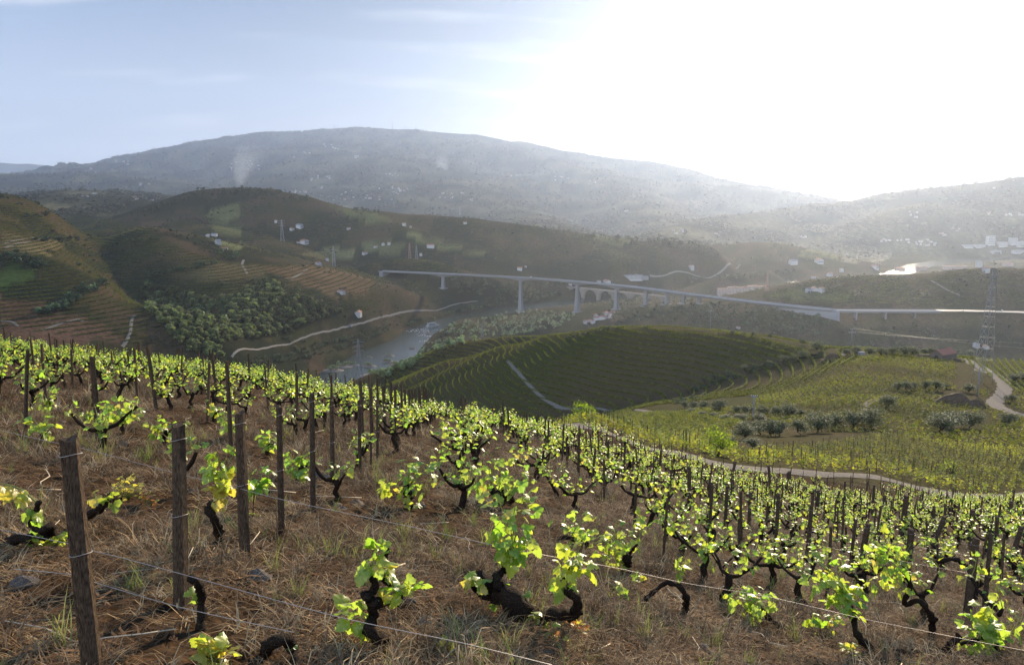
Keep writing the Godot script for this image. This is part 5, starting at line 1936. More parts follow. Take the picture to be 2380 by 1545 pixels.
func build_hut() -> void:
	var g := ground_at(zb(1810, 207).x, zb(1810, 207).y)
	var o := thing("stone_hut", "small stone farm hut with a red tiled gable roof on the crest", "hut", g, 0.55)
	var k := 340.0 / -g.z
	var st := new_st()
	var lx := 10.5 / k
	var lz := 5.4 / k
	var hh := 2.8 / k
	# four walls with a doorway left open in the end facing the camera's side
	var x0 := -lx * 0.5
	box_at(st, Vector3(0, hh * 0.5 - 0.4, lz * 0.5), Vector3(lx, hh + 0.8, 0.4))
	box_at(st, Vector3(0, hh * 0.5 - 0.4, -lz * 0.5), Vector3(lx, hh + 0.8, 0.4))
	box_at(st, Vector3(-x0 - 0.2, hh * 0.5 - 0.4, 0), Vector3(0.4, hh + 0.8, lz - 0.4))
	box_at(st, Vector3(x0 + 0.2, hh * 0.5 - 0.4, -lz * 0.31), Vector3(0.4, hh + 0.8, lz * 0.32))
	box_at(st, Vector3(x0 + 0.2, hh * 0.5 - 0.4, lz * 0.31), Vector3(0.4, hh + 0.8, lz * 0.32))
	box_at(st, Vector3(x0 + 0.2, hh * 0.9, 0), Vector3(0.4, hh * 0.2, lz * 0.3))
	st.set_smooth_group(-1)
	for s in [x0, -x0]:
		var a := Vector3(s, hh, lz * 0.5 + 0.2)
		var b := Vector3(s, hh, -lz * 0.5 - 0.2)
		var c := Vector3(s, hh + lz * 0.33, 0)
		for v in ([a, b, c] if s < 0 else [b, a, c]):
			st.add_vertex(v)
	obj("wall", done(st), m_stone, o)
	var dr := new_st()
	box_at(dr, Vector3(x0 + 0.25, hh * 0.38, 0), Vector3(0.08, hh * 0.8, lz * 0.28))
	obj("door", done(dr), m_wood, o)
	for s in [-1.0, 1.0]:
		var rf := new_st()
		var sl := lz * 0.33
		var run := lz * 0.5 + 0.35
		var ang := atan2(sl, lz * 0.5)
		box(rf, Transform3D(Basis(Vector3.RIGHT, s * ang), Vector3(0, hh + sl * 0.48 + 0.08, s * run * 0.5)), Vector3(lx + 0.6, 0.14, run / cos(ang)))
		obj("roof", done(rf), m_tile, o)
	# mounds of dug earth, a dry stone wall, a tank
	var mounds := [[zb(1035, 195), 140, 40, "dark earth mound at the left end of the crest path"], [zb(1890, 520), 330, 90, "long dark earth mound beside the gravel track"], [zb(2040, 545), 190, 62, "smaller earth heap in front of the long mound"], [zb(1890, 220), 200, 32, "low dark earth bank in front of the stone hut"]]
	for q in mounds:
		var s: Vector2 = q[0]
		var gm := ground_at(s.x, s.y, 60.0)
		var w: float = q[1] * 0.3285 / FOCAL * -gm.z
		var h: float = q[2] * 0.3285 / FOCAL * -gm.z
		var om := obj("earth_mound", mound_mesh(int(w * 10)), m_earth)
		om.position = gm - Vector3(0, 0.3, 0)
		om.scale = Vector3(w * 0.5, h, w * 0.3)
		tag(om, q[3], "mound")
	var w0 := ground_at(zb(1632, 192).x, zb(1632, 192).y)
	var w1 := ground_at(zb(1712, 194).x, zb(1712, 194).y)
	var ws := new_st()
	box_between(ws, w0 + Vector3(0, 0.5, 0), w1 + Vector3(0, 0.5, 0), 0.6, 1.6)
	tag(obj("dry_stone_wall", done(ws), m_stone), "short dark dry stone wall left of the hut", "wall")
	var w2 := ground_at(zb(1245, 186).x, zb(1245, 186).y)
	var w3 := ground_at(zb(1330, 188).x, zb(1330, 188).y)
	var ws2 := new_st()
	box_between(ws2, w2 + Vector3(0, 0.2, 0), w3 + Vector3(0, 0.2, 0), 0.6, 1.0)
	tag(obj("dry_stone_wall", done(ws2), m_stone), "low stone wall under the olive row on the crest", "wall")
	var tk := new_st()
	box_at(tk, Vector3(0, 0.8, 0), Vector3(2.2, 1.9, 2.0))
	box_at(tk, Vector3(0, 1.8, 0), Vector3(2.4, 0.12, 2.2))
	var tank := obj("water_tank", done(tk), m_concrete)
	tank.position = ground_at(zb(1230, 184).x, zb(1230, 184).y)
	tag(tank, "small pale concrete water tank by the crest path", "tank")

func mound_mesh(sd: int) -> ArrayMesh:
	var st := new_st()
	st.set_smooth_group(0)
	var n := 14
	var g := []
	for i in n + 1:
		var line := PackedVector3Array()
		for j in n + 1:
			var x := lerpf(-1.25, 1.25, float(i) / n)
			var z := lerpf(-1.25, 1.25, float(j) / n)
			var q := x * x + z * z
			line.append(Vector3(x, maxf(0.0, 1.0 - q) * (1.0 + 0.35 * n_small.get_noise_2d(x * 22.0 + sd, z * 22.0)) - 0.15 * q, z))
		g.append(line)
	for i in n:
		for j in n:
			quad(st, g[i][j], g[i + 1][j], g[i + 1][j + 1], g[i][j + 1])
	return done(st)

func lattice_tower(parent: Node3D, h: float, w0: float, w1: float, arms: Array, bar: float, m: Material, panels := 9) -> void:
	# four legs, cross bracing, arms with insulators
	var legs := new_st()
	var c := [Vector3(-1, 0, -1), Vector3(1, 0, -1), Vector3(1, 0, 1), Vector3(-1, 0, 1)]
	for k in 4:
		var lg := new_st()
		box_between(lg, c[k] * w0 * 0.5 - Vector3(0, 0.6, 0), c[k] * w1 * 0.5 + Vector3(0, h, 0), bar, bar)
		obj("leg", done(lg), m, parent)
	var br := new_st()
	for i in panels:
		var t0 := 1.0 - pow(1.0 - float(i) / panels, 1.25)
		var t1 := 1.0 - pow(1.0 - float(i + 1) / panels, 1.25)
		for k in 4:
			var k2 := (k + 1) % 4
			var a: Vector3 = c[k] * lerpf(w0, w1, t0) * 0.5 + Vector3(0, h * t0, 0)
			var b: Vector3 = c[k2] * lerpf(w0, w1, t1) * 0.5 + Vector3(0, h * t1, 0)
			var a2: Vector3 = c[k2] * lerpf(w0, w1, t0) * 0.5 + Vector3(0, h * t0, 0)
			var b2: Vector3 = c[k] * lerpf(w0, w1, t1) * 0.5 + Vector3(0, h * t1, 0)
			box_between(br, a, b, bar * 0.55, bar * 0.55)
			if panels < 9:
				box_between(br, a2, b2, bar * 0.55, bar * 0.55)
			box_between(br, b2, b, bar * 0.6, bar * 0.6)
	obj("bracing", done(br), m, parent)
	for q in arms:
		var ar := new_st()
		var y: float = h * q[0]
		var l: float = q[1]
		for s in [-1.0, 1.0]:
			box_between(ar, Vector3(0, y, -w1 * 0.4), Vector3(s * l, y, 0), bar * 0.7, bar * 0.7)
			box_between(ar, Vector3(0, y, w1 * 0.4), Vector3(s * l, y, 0), bar * 0.7, bar * 0.7)
			box_between(ar, Vector3(0, y + h * 0.03, 0), Vector3(s * l, y, 0), bar * 0.7, bar * 0.7)
			box_between(ar, Vector3(s * l, y, 0), Vector3(s * l, y - h * 0.035, 0), bar * 0.8, bar * 0.8)
		obj("crossarm", done(ar), m, parent)

func build_poles() -> void:
	# the tall lattice tower on the right
	var g := ground_at(2283, 888, 60.0)
	var top := world_at(2310, 622, -g.z)
	var o := thing("lattice_tower", "tall lattice power tower standing beside the gravel track on the right", "power tower", g, 0.35)
	var hgt := top.y - g.y
	lattice_tower(o, hgt, hgt * 0.115, hgt * 0.02, [[0.72, hgt * 0.045], [0.83, hgt * 0.04], [0.94, hgt * 0.035]], 0.10, m_steel, 12)
	o.rotation.z = -0.02
	# concrete poles
	var poles := [[[1978, 764], [1977, 830], "concrete power pole with two crossarms behind the crest path", 380.0], [[1751, 920], [1751, 975], "concrete power pole among the second olive row", 0.0], [[2275, 852], [2272, 921], "bare concrete pole in front of the tall lattice tower", 0.0], [[1653, 714], [1651, 768], "power pole with bright insulators behind the knoll crest", 480.0]]
	var tops := []
	for q in poles:
		var b: Vector3
		if q[3] > 0.0:
			var w := world_at(q[1][0], q[1][1], q[3])
			b = on_ground(w.x, w.z)
		else:
			b = ground_at(q[1][0], q[1][1], 60.0)
		var t := world_at(q[0][0], q[0][1], -b.z)
		var hh := t.y - b.y
		var p := thing("power_pole", q[2], "power pole", b)
		var st := new_st()
		tube(st, PackedVector3Array([Vector3(0, -0.4, 0), Vector3(0, hh, 0)]), PackedFloat32Array([0.24, 0.13]), 8)
		obj("shaft", done(st), m_concrete, p)
		if q[2].begins_with("bare"):
			continue
		var n_arm := 2 if hh > 6.0 else 1
		for a in n_arm:
			var ar := new_st()
			var y := hh - 0.25 - a * minf(2.4, hh * 0.16)
			box_at(ar, Vector3(0, y, 0), Vector3(1.6 + a * 1.5, 0.18, 0.16))
			var arm := obj("crossarm", done(ar), m_concrete, p)
			for s in [-1.0, -0.33, 0.33, 1.0]:
				var ins := new_st()
				tube(ins, PackedVector3Array([Vector3(s * (0.7 + a * 0.75), y + 0.1, 0), Vector3(s * (0.7 + a * 0.75), y + 0.5, 0)]), PackedFloat32Array([0.14, 0.1]), 6)
				obj("insulator", done(ins), m_white, arm)
			tops.append(b + Vector3(0.7 + a * 0.75, y + 0.5, 0))
	# lines from the first pole to the right
	for k in 2:
		var a: Vector3 = tops[k]
		var e := world_at(2420, 812 - k * 14, 330.0)
		var pts := PackedVector3Array()
		var rr := PackedFloat32Array()
		for i in 25:
			var t := i / 24.0
			pts.append(a.lerp(e, t) - Vector3(0, 3.0 * t * (1.0 - t), 0))
			rr.append(0.022)
		var st := new_st()
		tube(st, pts, rr, 4, 0.0, false)
		tag(obj("power_line", done(st), m_wire), "power line from the crest pole to the right edge, %s" % ["upper pole arm" if k == 0 else "lower pole arm"], "cable", "power lines over the crest")
# ---------------------------------------------------------------- the valley: woods, terraces, bridges, villages

func z1(x: float, y: float) -> Vector2:
	return Vector2(0.2506 * x, 447.5 + 0.2506 * y)

func z2(x: float, y: float) -> Vector2:
	return Vector2(594.5 + 0.2506 * x, 511.4 + 0.2506 * y)

func z3(x: float, y: float) -> Vector2:
	return Vector2(1189.0 + 0.2506 * x, 575.3 + 0.2506 * y)

func zr(x: float, y: float) -> Vector2:
	return Vector2(1783.6 + 0.2506 * x, 511.4 + 0.2506 * y)

func za(x: float, y: float) -> Vector2:
	return Vector2(191.8 + 0.3224 * x, 255.7 + 0.3224 * y)

func zc(x: float, y: float) -> Vector2:
	return Vector2(895.0 + 0.3224 * x, 287.7 + 0.3224 * y)

func zd(x: float, y: float) -> Vector2:
	return Vector2(1598.2 + 0.3285 * x, 319.6 + 0.3285 * y)

func at_level(px: float, py: float, y: float) -> Vector3:
	# where that line of sight passes the height y
	var q := world_at(px, py, 1.0) - EYE
	return EYE + q * ((y - EYE.y) / q.y)

var woods: Array = []

func wood_areas() -> void:
	# outlines of woods and of scrub, with tree height, number, a greenness and what grows there
	woods = [
		{"p": [[330, 655], [380, 668], [480, 700], [545, 690], [600, 660], [640, 655], [700, 688], [770, 720], [860, 738], [905, 733], [820, 757], [700, 790], [560, 832], [500, 838], [440, 820], [400, 785], [360, 745], [320, 690]], "h": 10.0, "n": 1350, "c": Color(0.062, 0.072, 0.022), "s": "broadleaf tree of the wood on the left river bank slope"},
		{"p": [[560, 836], [700, 796], [820, 763], [940, 736], [945, 752], [880, 782], [760, 826], [660, 846], [600, 850]], "h": 6.0, "n": 260, "c": Color(0.06, 0.078, 0.03), "s": "bushy tree between the riverside road and the water"},
		{"p": [[945, 733], [1100, 702], [1200, 690], [1320, 678], [1330, 698], [1200, 714], [1060, 737], [945, 760]], "h": 9.0, "n": 150, "c": Color(0.05, 0.07, 0.03), "s": "tree on the river bank below the viaduct's first pier"},
		{"p": [[1050, 640], [1110, 640], [1145, 668], [1120, 690], [1060, 692], [1040, 670]], "h": 11.0, "n": 46, "c": Color(0.055, 0.08, 0.035), "s": "tree of the grove behind the viaduct's first pier"},
		{"p": [[1150, 665], [1300, 655], [1330, 680], [1200, 692], [1140, 690]], "h": 9.0, "n": 70, "c": Color(0.05, 0.075, 0.03), "s": "tree of the grove between the two tall piers"},
		{"p": [[1015, 758], [1100, 748], [1180, 728], [1230, 722], [1330, 728], [1345, 740], [1290, 765], [1180, 782], [1060, 780], [1010, 772]], "h": 6.0, "n": 330, "c": Color(0.20, 0.23, 0.11), "s": "silvery willow on the flood plain left of the knoll"},
		{"p": [[985, 800], [1060, 786], [1130, 787], [1060, 806], [985, 826], [970, 822]], "h": 5.0, "n": 60, "c": Color(0.17, 0.20, 0.09), "s": "willow on the near river bank beside the knoll"},
		{"p": [[842, 880], [900, 862], [960, 838], [985, 828], [960, 850], [900, 880]], "h": 4.5, "n": 40, "c": Color(0.14, 0.17, 0.07), "s": "willow at the water's edge below the near crest"},
		{"p": [[1370, 735], [1440, 722], [1510, 708], [1640, 706], [1740, 712], [1860, 730], [1930, 742], [1910, 785], [1800, 778], [1700, 760], [1560, 750], [1440, 748]], "h": 6.5, "n": 420, "c": Color(0.045, 0.062, 0.028), "s": "dark tree of the thicket below the highway embankment"},
		{"p": [[1950, 745], [2050, 765], [2380, 740], [2390, 815], [2250, 812], [2100, 812], [1960, 800]], "h": 4.0, "n": 110, "c": Color(0.05, 0.062, 0.03), "s": "scrubby tree in the dark dip below the small viaduct"},
		{"p": [[1340, 690], [1420, 682], [1500, 690], [1640, 694], [1620, 706], [1500, 704], [1440, 716], [1350, 712]], "h": 7.0, "n": 70, "c": Color(0.08, 0.10, 0.04), "s": "tree on the bank between the viaduct piers"},
		{"p": [[1430, 547], [1530, 549], [1620, 566], [1680, 596], [1640, 598], [1540, 572], [1430, 558]], "h": 13.0, "n": 130, "c": Color(0.04, 0.055, 0.028), "s": "tall pine on the crest of the hill beyond the viaduct"},
		{"p": [[1240, 527], [1420, 548], [1420, 560], [1240, 538]], "h": 9.0, "n": 60, "c": Color(0.05, 0.07, 0.03), "s": "tree on the long ridge beyond the viaduct"},
		{"p": [[0, 596], [40, 590], [110, 612], [105, 628], [60, 618], [0, 604]], "h": 7.0, "n": 46, "c": Color(0.04, 0.06, 0.028), "s": "hedgerow tree above the green pasture at the left edge"},
		{"p": [[86, 728], [140, 700], [190, 668], [245, 652], [248, 668], [200, 690], [150, 722], [95, 738]], "h": 8.0, "n": 70, "c": Color(0.04, 0.06, 0.028), "s": "tree of the hedge slanting across the left hillside"},
		{"p": [[340, 636], [420, 622], [500, 606], [548, 592], [556, 604], [500, 618], [420, 634], [345, 648]], "h": 7.0, "n": 60, "c": Color(0.05, 0.072, 0.03), "s": "tree of the hedge along the dark gully on the left hill"},
		{"p": [[80, 555], [215, 553], [215, 561], [80, 563]], "h": 6.0, "n": 40, "c": Color(0.045, 0.06, 0.03), "s": "tree of the level hedge half way up the left hill"},
		{"p": [[60, 503], [160, 487], [180, 490], [230, 508], [250, 528], [235, 532], [205, 512], [150, 498], [70, 510]], "h": 6.0, "n": 60, "c": Color(0.045, 0.06, 0.03), "s": "tree on the crest of the left terraced hill"},
		{"p": [[500, 582], [560, 592], [560, 606], [500, 600]], "h": 9.0, "n": 26, "c": Color(0.07, 0.10, 0.035), "s": "bright tree round the farmhouse at the end of the left hill"},
		{"p": [[285, 560], [370, 552], [372, 560], [290, 567]], "h": 6.0, "n": 24, "c": Color(0.06, 0.085, 0.03), "s": "tree of the short hedge on the lit spur of the left hill"},
		{"p": [[560, 655], [640, 645], [700, 660], [690, 680], [610, 676]], "h": 6.0, "n": 36, "c": Color(0.05, 0.07, 0.03), "s": "tree between the fields above the riverside wood"},
		{"p": [[1590, 650], [1780, 636], [1850, 628], [1850, 636], [1760, 648], [1600, 660]], "h": 9.0, "n": 80, "c": Color(0.055, 0.075, 0.04), "s": "tree lining the far river bend"},
		{"p": [[1700, 600], [1900, 590], [2080, 596], [2060, 612], [1880, 606], [1700, 612]], "h": 8.0, "n": 60, "c": Color(0.065, 0.09, 0.04), "s": "tree on the plain before the town"},
		{"p": [[820, 482], [880, 492], [880, 500], [820, 490]], "h": 10.0, "n": 22, "c": Color(0.045, 0.06, 0.03), "s": "tree on the ridge right of the dark-topped hill"},
		{"p": [[330, 498], [400, 462], [470, 437], [620, 438], [740, 466], [700, 472], [560, 452], [450, 458], [360, 496]], "h": 10.0, "n": 160, "c": Color(0.035, 0.048, 0.026), "s": "tree of the dark wood on top of the middle hill"},
	]

var bank_road := PackedVector3Array()

func near_road(g: Vector3) -> bool:
	# the riverside road keeps a clear verge
	for i in bank_road.size() - 1:
		if Vector2(g.x, g.z).distance_to(Geometry2D.get_closest_point_to_segment(Vector2(g.x, g.z), Vector2(bank_road[i].x, bank_road[i].z), Vector2(bank_road[i + 1].x, bank_road[i + 1].z))) < 16.0:
			return true
	return false

func build_woods() -> void:
	bank_road = path_of_px([[538, 830], [600, 812], [700, 786], [780, 766], [850, 748], [905, 734], [960, 722], [1050, 709], [1110, 700]])
	var made := []
	for w in woods:
		var poly := PackedVector2Array()
		for p in w.p:
			poly.append(Vector2(p[0], p[1]))
		var b := box_of(poly)
		var got := 0
		var tries := 0
		while got < w.n and tries < w.n * 6:
			tries += 1
			var q := Vector2(rng.randf_range(b.position.x, b.end.x), rng.randf_range(b.position.y, b.end.y))
			if not Geometry2D.is_point_in_polygon(q, poly):
				continue
			var g := ground_at(q.x, q.y, 400.0)
			if g.y < 1.0 or g.z < -6000.0:
				continue
			got += 1
			if near_road(g):
				continue
			made.append([g, w, w.h * rng.randf_range(0.65, 1.35) / -g.z, rng.randi() % 5])
	made.sort_custom(func(a, c): return a[2] > c[2])
	print("trees ", made.size())
	var rest := []
	var tint := []
	var stems := []
	for k in 5:
		rest.append([])
		tint.append(PackedColorArray())
	for i in made.size():
		var w: Dictionary = made[i][1]
		var g: Vector3 = made[i][0]
		var hgt: float = made[i][2] * -g.z
		if i < 300:
			var pine: bool = w.s.contains("pine")
			var o := plant("pine_tree" if pine else ("willow_tree" if w.s.contains("willow") else "broadleaf_tree"), w.s, "tree", w.s.replace("tree", "trees", ).replace("willow", "willows") + " together", round_kinds, g, hgt, wood_mat(w.c))
			o.set_meta("group", "trees: " + w.s)
		else:
			var k: int = made[i][3]
			rest[k].append(Transform3D(Basis(Vector3.UP, rng.randf() * TAU).scaled(Vector3(hgt * rng.randf_range(0.9, 1.3), hgt, hgt * rng.randf_range(0.9, 1.3))), g))
			tint[k].append(shade_of(w.c, rng, 0.35))
	for k in 5:
		multi("distant_wood", "woods and hedges of the far slopes", round_kinds[k][1], m_willow, rest[k], tint[k])

var wood_mats := {}

func wood_mat(c: Color) -> StandardMaterial3D:
	var key := "%d_%d" % [int(c.g * 100.0), rng.randi() % 3]
	if not wood_mats.has(key):
		wood_mats[key] = leaf_mat(shade_of(c, rng, 0.3), Color(c.r * 1.3, c.g * 1.5, c.b), 0.10)
		wood_mats[key].roughness = 0.75
	return wood_mats[key]

func build_terraces() -> void:
	# terraced vine rows on the hills across the river
	var hill := [outline([[0, 470], [60, 478], [160, 492], [225, 510], [290, 528], [360, 552], [430, 582], [500, 606], [560, 612], [640, 612], [720, 618], [800, 624], [885, 640], [900, 700], [860, 735], [760, 715], [700, 686], [640, 650], [600, 655], [545, 688], [480, 698], [380, 664], [325, 655], [320, 690], [360, 745], [420, 780], [420, 815], [300, 800], [0, 760]])]
	var off := [outline([[0, 606], [60, 622], [90, 640], [40, 660], [0, 668]])]
	var out := []
	contour_rows(hill[0], 4.0, 8.0, 9.0, off, out, 0.05)
	var c1 := outline([[420, 520], [500, 500], [560, 495], [640, 500], [760, 500], [850, 505], [960, 540], [1100, 580], [1180, 606], [1100, 625], [1000, 598], [900, 596], [830, 600], [760, 605], [640, 600], [540, 590], [480, 560]])
	contour_rows(c1, 4.5, 14.0, 18.0, [], out, 0.25)
	var c2 := outline([[880, 500], [1100, 512], [1300, 540], [1440, 560], [1560, 580], [1700, 630], [1500, 640], [1300, 630], [1180, 600], [1000, 550]])
	contour_rows(c2, 4.5, 14.0, 18.0, [], out, 0.25)
	var r2 := outline([[1760, 690], [1830, 668], [1900, 652], [2000, 642], [2200, 636], [2385, 626], [2385, 708], [1960, 710], [1850, 705]])
	contour_rows(r2, 2.0, 7.0, 11.0, [], out, 0.15)
	var k1 := outline([[845, 622], [920, 602], [990, 604], [1060, 624], [1000, 630], [900, 628]])
	contour_rows(k1, 3.0, 8.0, 8.0, [], out, 0.1)
	var mesh := [hedge_mesh(26, 10.5, 1.7, 2.1, 1.3, 21), hedge_mesh(26, 10.5, 1.8, 1.9, 1.35, 22)]
	var sets := [[], []]
	var tints := [PackedColorArray(), PackedColorArray()]
	for i in out.size():
		sets[i % 2].append(out[i])
		tints[i % 2].append(shade_of(Color(0.10, 0.115, 0.03).lerp(Color(0.06, 0.075, 0.025), rng.randf()), rng))
	for k in 2:
		multi("hillside_vine_rows", "terraced vine rows along the contours of the hills across the river", mesh[k], m_row, sets[k], tints[k])
	print("hill rows ", out.size())
	# olive rows on the vineyard hill above the highway
	var dots := []
	var dt := PackedColorArray()
	for k in 64:
		var t := k / 63.0
		var g := ground_at(lerpf(1800, 2370, t), lerpf(672, 632, minf(1.0, t * 1.7)) + 4.0 * sin(k * 2.0), 900.0)
		dots.append(Transform3D(Basis(Vector3.UP, k).scaled(Vector3.ONE * rng.randf_range(4.0, 6.0)), g))
		dt.append(shade_of(Color(0.06, 0.075, 0.045), rng))
	multi("distant_olives", "olive rows on the crest of the hill above the highway", round_kinds[1][1], m_willow, dots, dt)

func house_mesh(w: float, l: float, h: float, rise: float) -> Array:
	var a := new_st()
	a.set_smooth_group(-1)
	box_at(a, Vector3(0, h * 0.5 - 1.5, 0), Vector3(w, h + 3.0, l))
	for s in [-1.0, 1.0]:
		var p := Vector3(-w * 0.5, h, s * l * 0.5)
		var q := Vector3(w * 0.5, h, s * l * 0.5)
		var r := Vector3(0, h + rise, s * l * 0.5)
		for v in ([p, r, q] if s > 0 else [q, r, p]):
			a.add_vertex(v)
	var b := new_st()
	b.set_smooth_group(-1)
	var ang := atan2(rise, w * 0.5)
	for s in [-1.0, 1.0]:
		var run := (w * 0.5 + 0.5) / cos(ang)
		box(b, Transform3D(Basis(Vector3(0, 0, 1), -s * ang), Vector3(s * (w * 0.25 + 0.15), h + rise * 0.5, 0)), Vector3(run, 0.35, l + 1.0))
	var c := new_st()
	for k in 3:
		box_at(c, Vector3(w * 0.5 + 0.03, h * 0.5, (k - 1) * l * 0.3), Vector3(0.1, h * 0.35, l * 0.1))
		box_at(c, Vector3((k - 1) * w * 0.3, h * 0.5, l * 0.5 + 0.03), Vector3(w * 0.12, h * 0.35, 0.1))
	return [done(a), done(b), done(c)]

var house_kinds: Array = []
var house_count := 0

func house(px: float, py: float, size: float, label: String, group: String, white := true, tiles := true, from := 700.0) -> void:
	var g := ground_at(px, py, from)
	if g.y < 2.0:
		return
	var k: Array = house_kinds[rng.randi() % house_kinds.size()]
	var o := thing("village_house", label, "house", g, rng.randf() * TAU, group)
	obj("wall", k[0], m_white if white else m_pink, o)
	obj("roof", k[1], m_tile if tiles else m_concrete, o)
	if size > 1.2:
		obj("windows", k[2], m_glass_dark, o).set_meta("kind", "stuff")
	o.scale = Vector3.ONE * size * rng.randf_range(0.85, 1.15)
	house_count += 1

func build_villages() -> void:
	house_kinds = [house_mesh(9, 12, 6.0, 2.2), house_mesh(8, 10, 4.0, 2.0), house_mesh(10, 17, 6.5, 2.4), house_mesh(9, 9, 8.0, 2.0)]
	# [place, spread x, spread y, how many, which hamlet]
	var far := [
		[za(60, 435), 20, 5, 8, "saddle left of the mountain"], [za(300, 380), 20, 5, 8, "left shoulder of the long mountain"], [za(1210, 400), 50, 12, 20, "hamlet above the dark-topped hill"], [za(1800, 265), 20, 6, 8, "highest hamlet on the mountain"], [za(1640, 310), 20, 4, 5, "bare patch high on the mountain"], [za(1960, 340), 14, 4, 4, "slope under the mountain summit"], [za(1530, 340), 6, 2, 2, "slope under the highest hamlet"], [za(440, 535), 14, 3, 5, "fields left of the dark-topped hill"], [za(30, 615), 22, 6, 7, "roadside hamlet at the far left"], [za(440, 645), 32, 7, 9, "dip left of the dark-topped hill"], [za(1550, 590), 22, 4, 9, "row right behind the dark-topped hill"], [za(1700, 500), 26, 7, 9, "spread of houses at mid mountain"], [za(2100, 610), 80, 13, 24, "long village at the mountain's foot"], [za(2200, 470), 20, 4, 6, "ridge village at mid mountain"], [za(1740, 560), 10, 3, 4, "cluster over the long village"], [za(1790, 640), 20, 6, 5, "houses below the pylon ridge"],
		[zc(60, 370), 12, 3, 5, "ridge village at mid mountain"], [zc(100, 480), 28, 10, 16, "long village at the mountain's foot"], [zc(480, 520), 32, 7, 12, "string of houses on the lit mountain spur"], [zc(640, 545), 14, 4, 4, "string of houses on the lit mountain spur"], [zc(950, 370), 20, 3, 6, "faint hamlet at the mountain's middle"], [zc(1300, 395), 26, 5, 7, "faint hamlet on the right of the mountain"], [zc(1510, 425), 14, 4, 5, "faint hamlet on the right of the mountain"], [zc(1760, 632), 14, 2, 4, "valley floor right of the mountain"], [zc(2120, 780), 20, 5, 5, "foot of the hill right of the gap"],
		[zd(200, 690), 8, 3, 3, "foot of the hill right of the gap"], [zd(860, 710), 20, 3, 6, "edge of the plain under the right hill"], [zd(1520, 735), 60, 5, 18, "town edge under the right hill"], [zd(1620, 545), 20, 8, 7, "lower slope of the right hill"], [zd(1900, 640), 14, 8, 6, "lower slope of the right hill"], [zd(1800, 688), 16, 3, 6, "slope over the town"], [zd(2100, 540), 14, 3, 6, "village on the right hill"], [zd(2320, 545), 24, 3, 9, "village on the right hill"], [zd(1700, 755), 40, 6, 12, "town edge under the right hill"], [zd(2180, 360), 6, 2, 2, "crest of the right hill"],
	]
	for q in far:
		for i in int(q[3] * 0.8):
			var p: Vector2 = q[0]
			house(p.x + rng.randf_range(-1, 1) * q[1], p.y + rng.randf_range(-1, 1) * q[2], 1.1 if p.y < 440 else 0.9, "small pale house with a tiled roof, %s" % q[4], "houses: " + q[4], true, rng.randf() < 0.7, 2500.0)
	var near := [
		[z1(780, 145), 1.1, "white house behind the crest of the left terraced hill"], [z1(2085, 540), 1.0, "white farmhouse among trees at the end of the left hill"], [z1(1925, 408), 1.2, "white house in shade left of the lit fields"], [z1(1985, 403), 1.0, "small white house right of the shaded farm"], [z1(2020, 482), 1.3, "white house below the lit fields of the middle hill"],
		[z2(405, 72), 1.9, "large white estate house on the shaded middle hill"], [z2(335, 92), 1.2, "white outbuilding left of the large estate house"], [z2(185, 22), 1.0, "white house beside the pylon on the middle hill"], [z2(860, 88), 1.0, "lone white house on the shaded slope right of the estate"], [z2(450, 222), 1.7, "white manor above the golden field"], [z2(395, 215), 1.0, "small white house left of the manor"], [z2(580, 418), 1.1, "bright farmhouse at the top of the brown field"], [z2(660, 378), 0.8, "tiny house behind the bright farmhouse"], [z2(790, 680), 0.9, "white hut with a tree above the riverside wood"], [z2(950, 885), 1.5, "pale house in the wood above the riverside road"], [z2(880, 980), 0.5, "tiny white shed at the riverside road"], [z2(1375, 55), 1.2, "white house on the crest of the lit spur, left one"], [z2(1435, 68), 1.0, "white house on the crest of the lit spur, right one"], [z2(1180, 230), 1.2, "white house of the group on the lower spur"], [z2(1235, 228), 1.0, "house of the group on the lower spur, right end"], [z2(1110, 255), 1.1, "pale house below the group on the lower spur"], [z2(1010, 318), 0.9, "white house at the bend of the spur field"], [z2(1620, 255), 1.2, "lone white house on the dark slope right of the masts"], [z2(1530, 330), 1.0, "small white house beside the twin masts"], [z2(1940, 35), 1.1, "white chapel-like house on the dark ridge"], [z3(75, 208), 1.1, "white house right over the viaduct deck"], [z3(130, 180), 0.8, "small house beside the white house over the deck"], [z3(545, 345), 0.9, "white house behind the third pier"], [z3(880, 340), 1.5, "white shed behind the fourth pier"], [z3(810, 335), 1.0, "pale house left of the white shed"], [z3(1670, 200), 1.6, "pale long house by the river road in the haze"],
		[zr(240, 410), 2.0, "long white hall under the round vineyard hill"], [zr(480, 400), 1.8, "white works building at the edge of the plain"], [zr(740, 335), 1.3, "pale farmhouse beside the tawny field"], [zr(1000, 450), 1.7, "house with a glaring white front on the town side of the ridge"], [zr(580, 520), 1.5, "pale house at the top of the hill above the highway"], [zr(690, 480), 1.3, "house on the skyline of the hill above the highway"], [zr(430, 540), 1.1, "bright house on the left flank of the hill above the highway"], [zr(380, 672), 1.1, "white farm building over the highway"], [zr(440, 655), 1.2, "farmhouse with a red roof over the highway"], [zr(500, 668), 0.9, "farm shed over the highway"], [zr(2030, 485), 1.0, "white house near the top of the lattice tower"], [zr(1940, 1180), 0.8, "pale house behind the lattice tower's legs"], [zr(2030, 1190), 0.8, "white house right behind the lattice tower"], [z3(2105, 750), 0.7, "tiny blue-white house behind the knoll"],
	]
	for q in near:
		house(q[0].x, q[0].y, q[1], q[2], "", true, rng.randf() < 0.65)
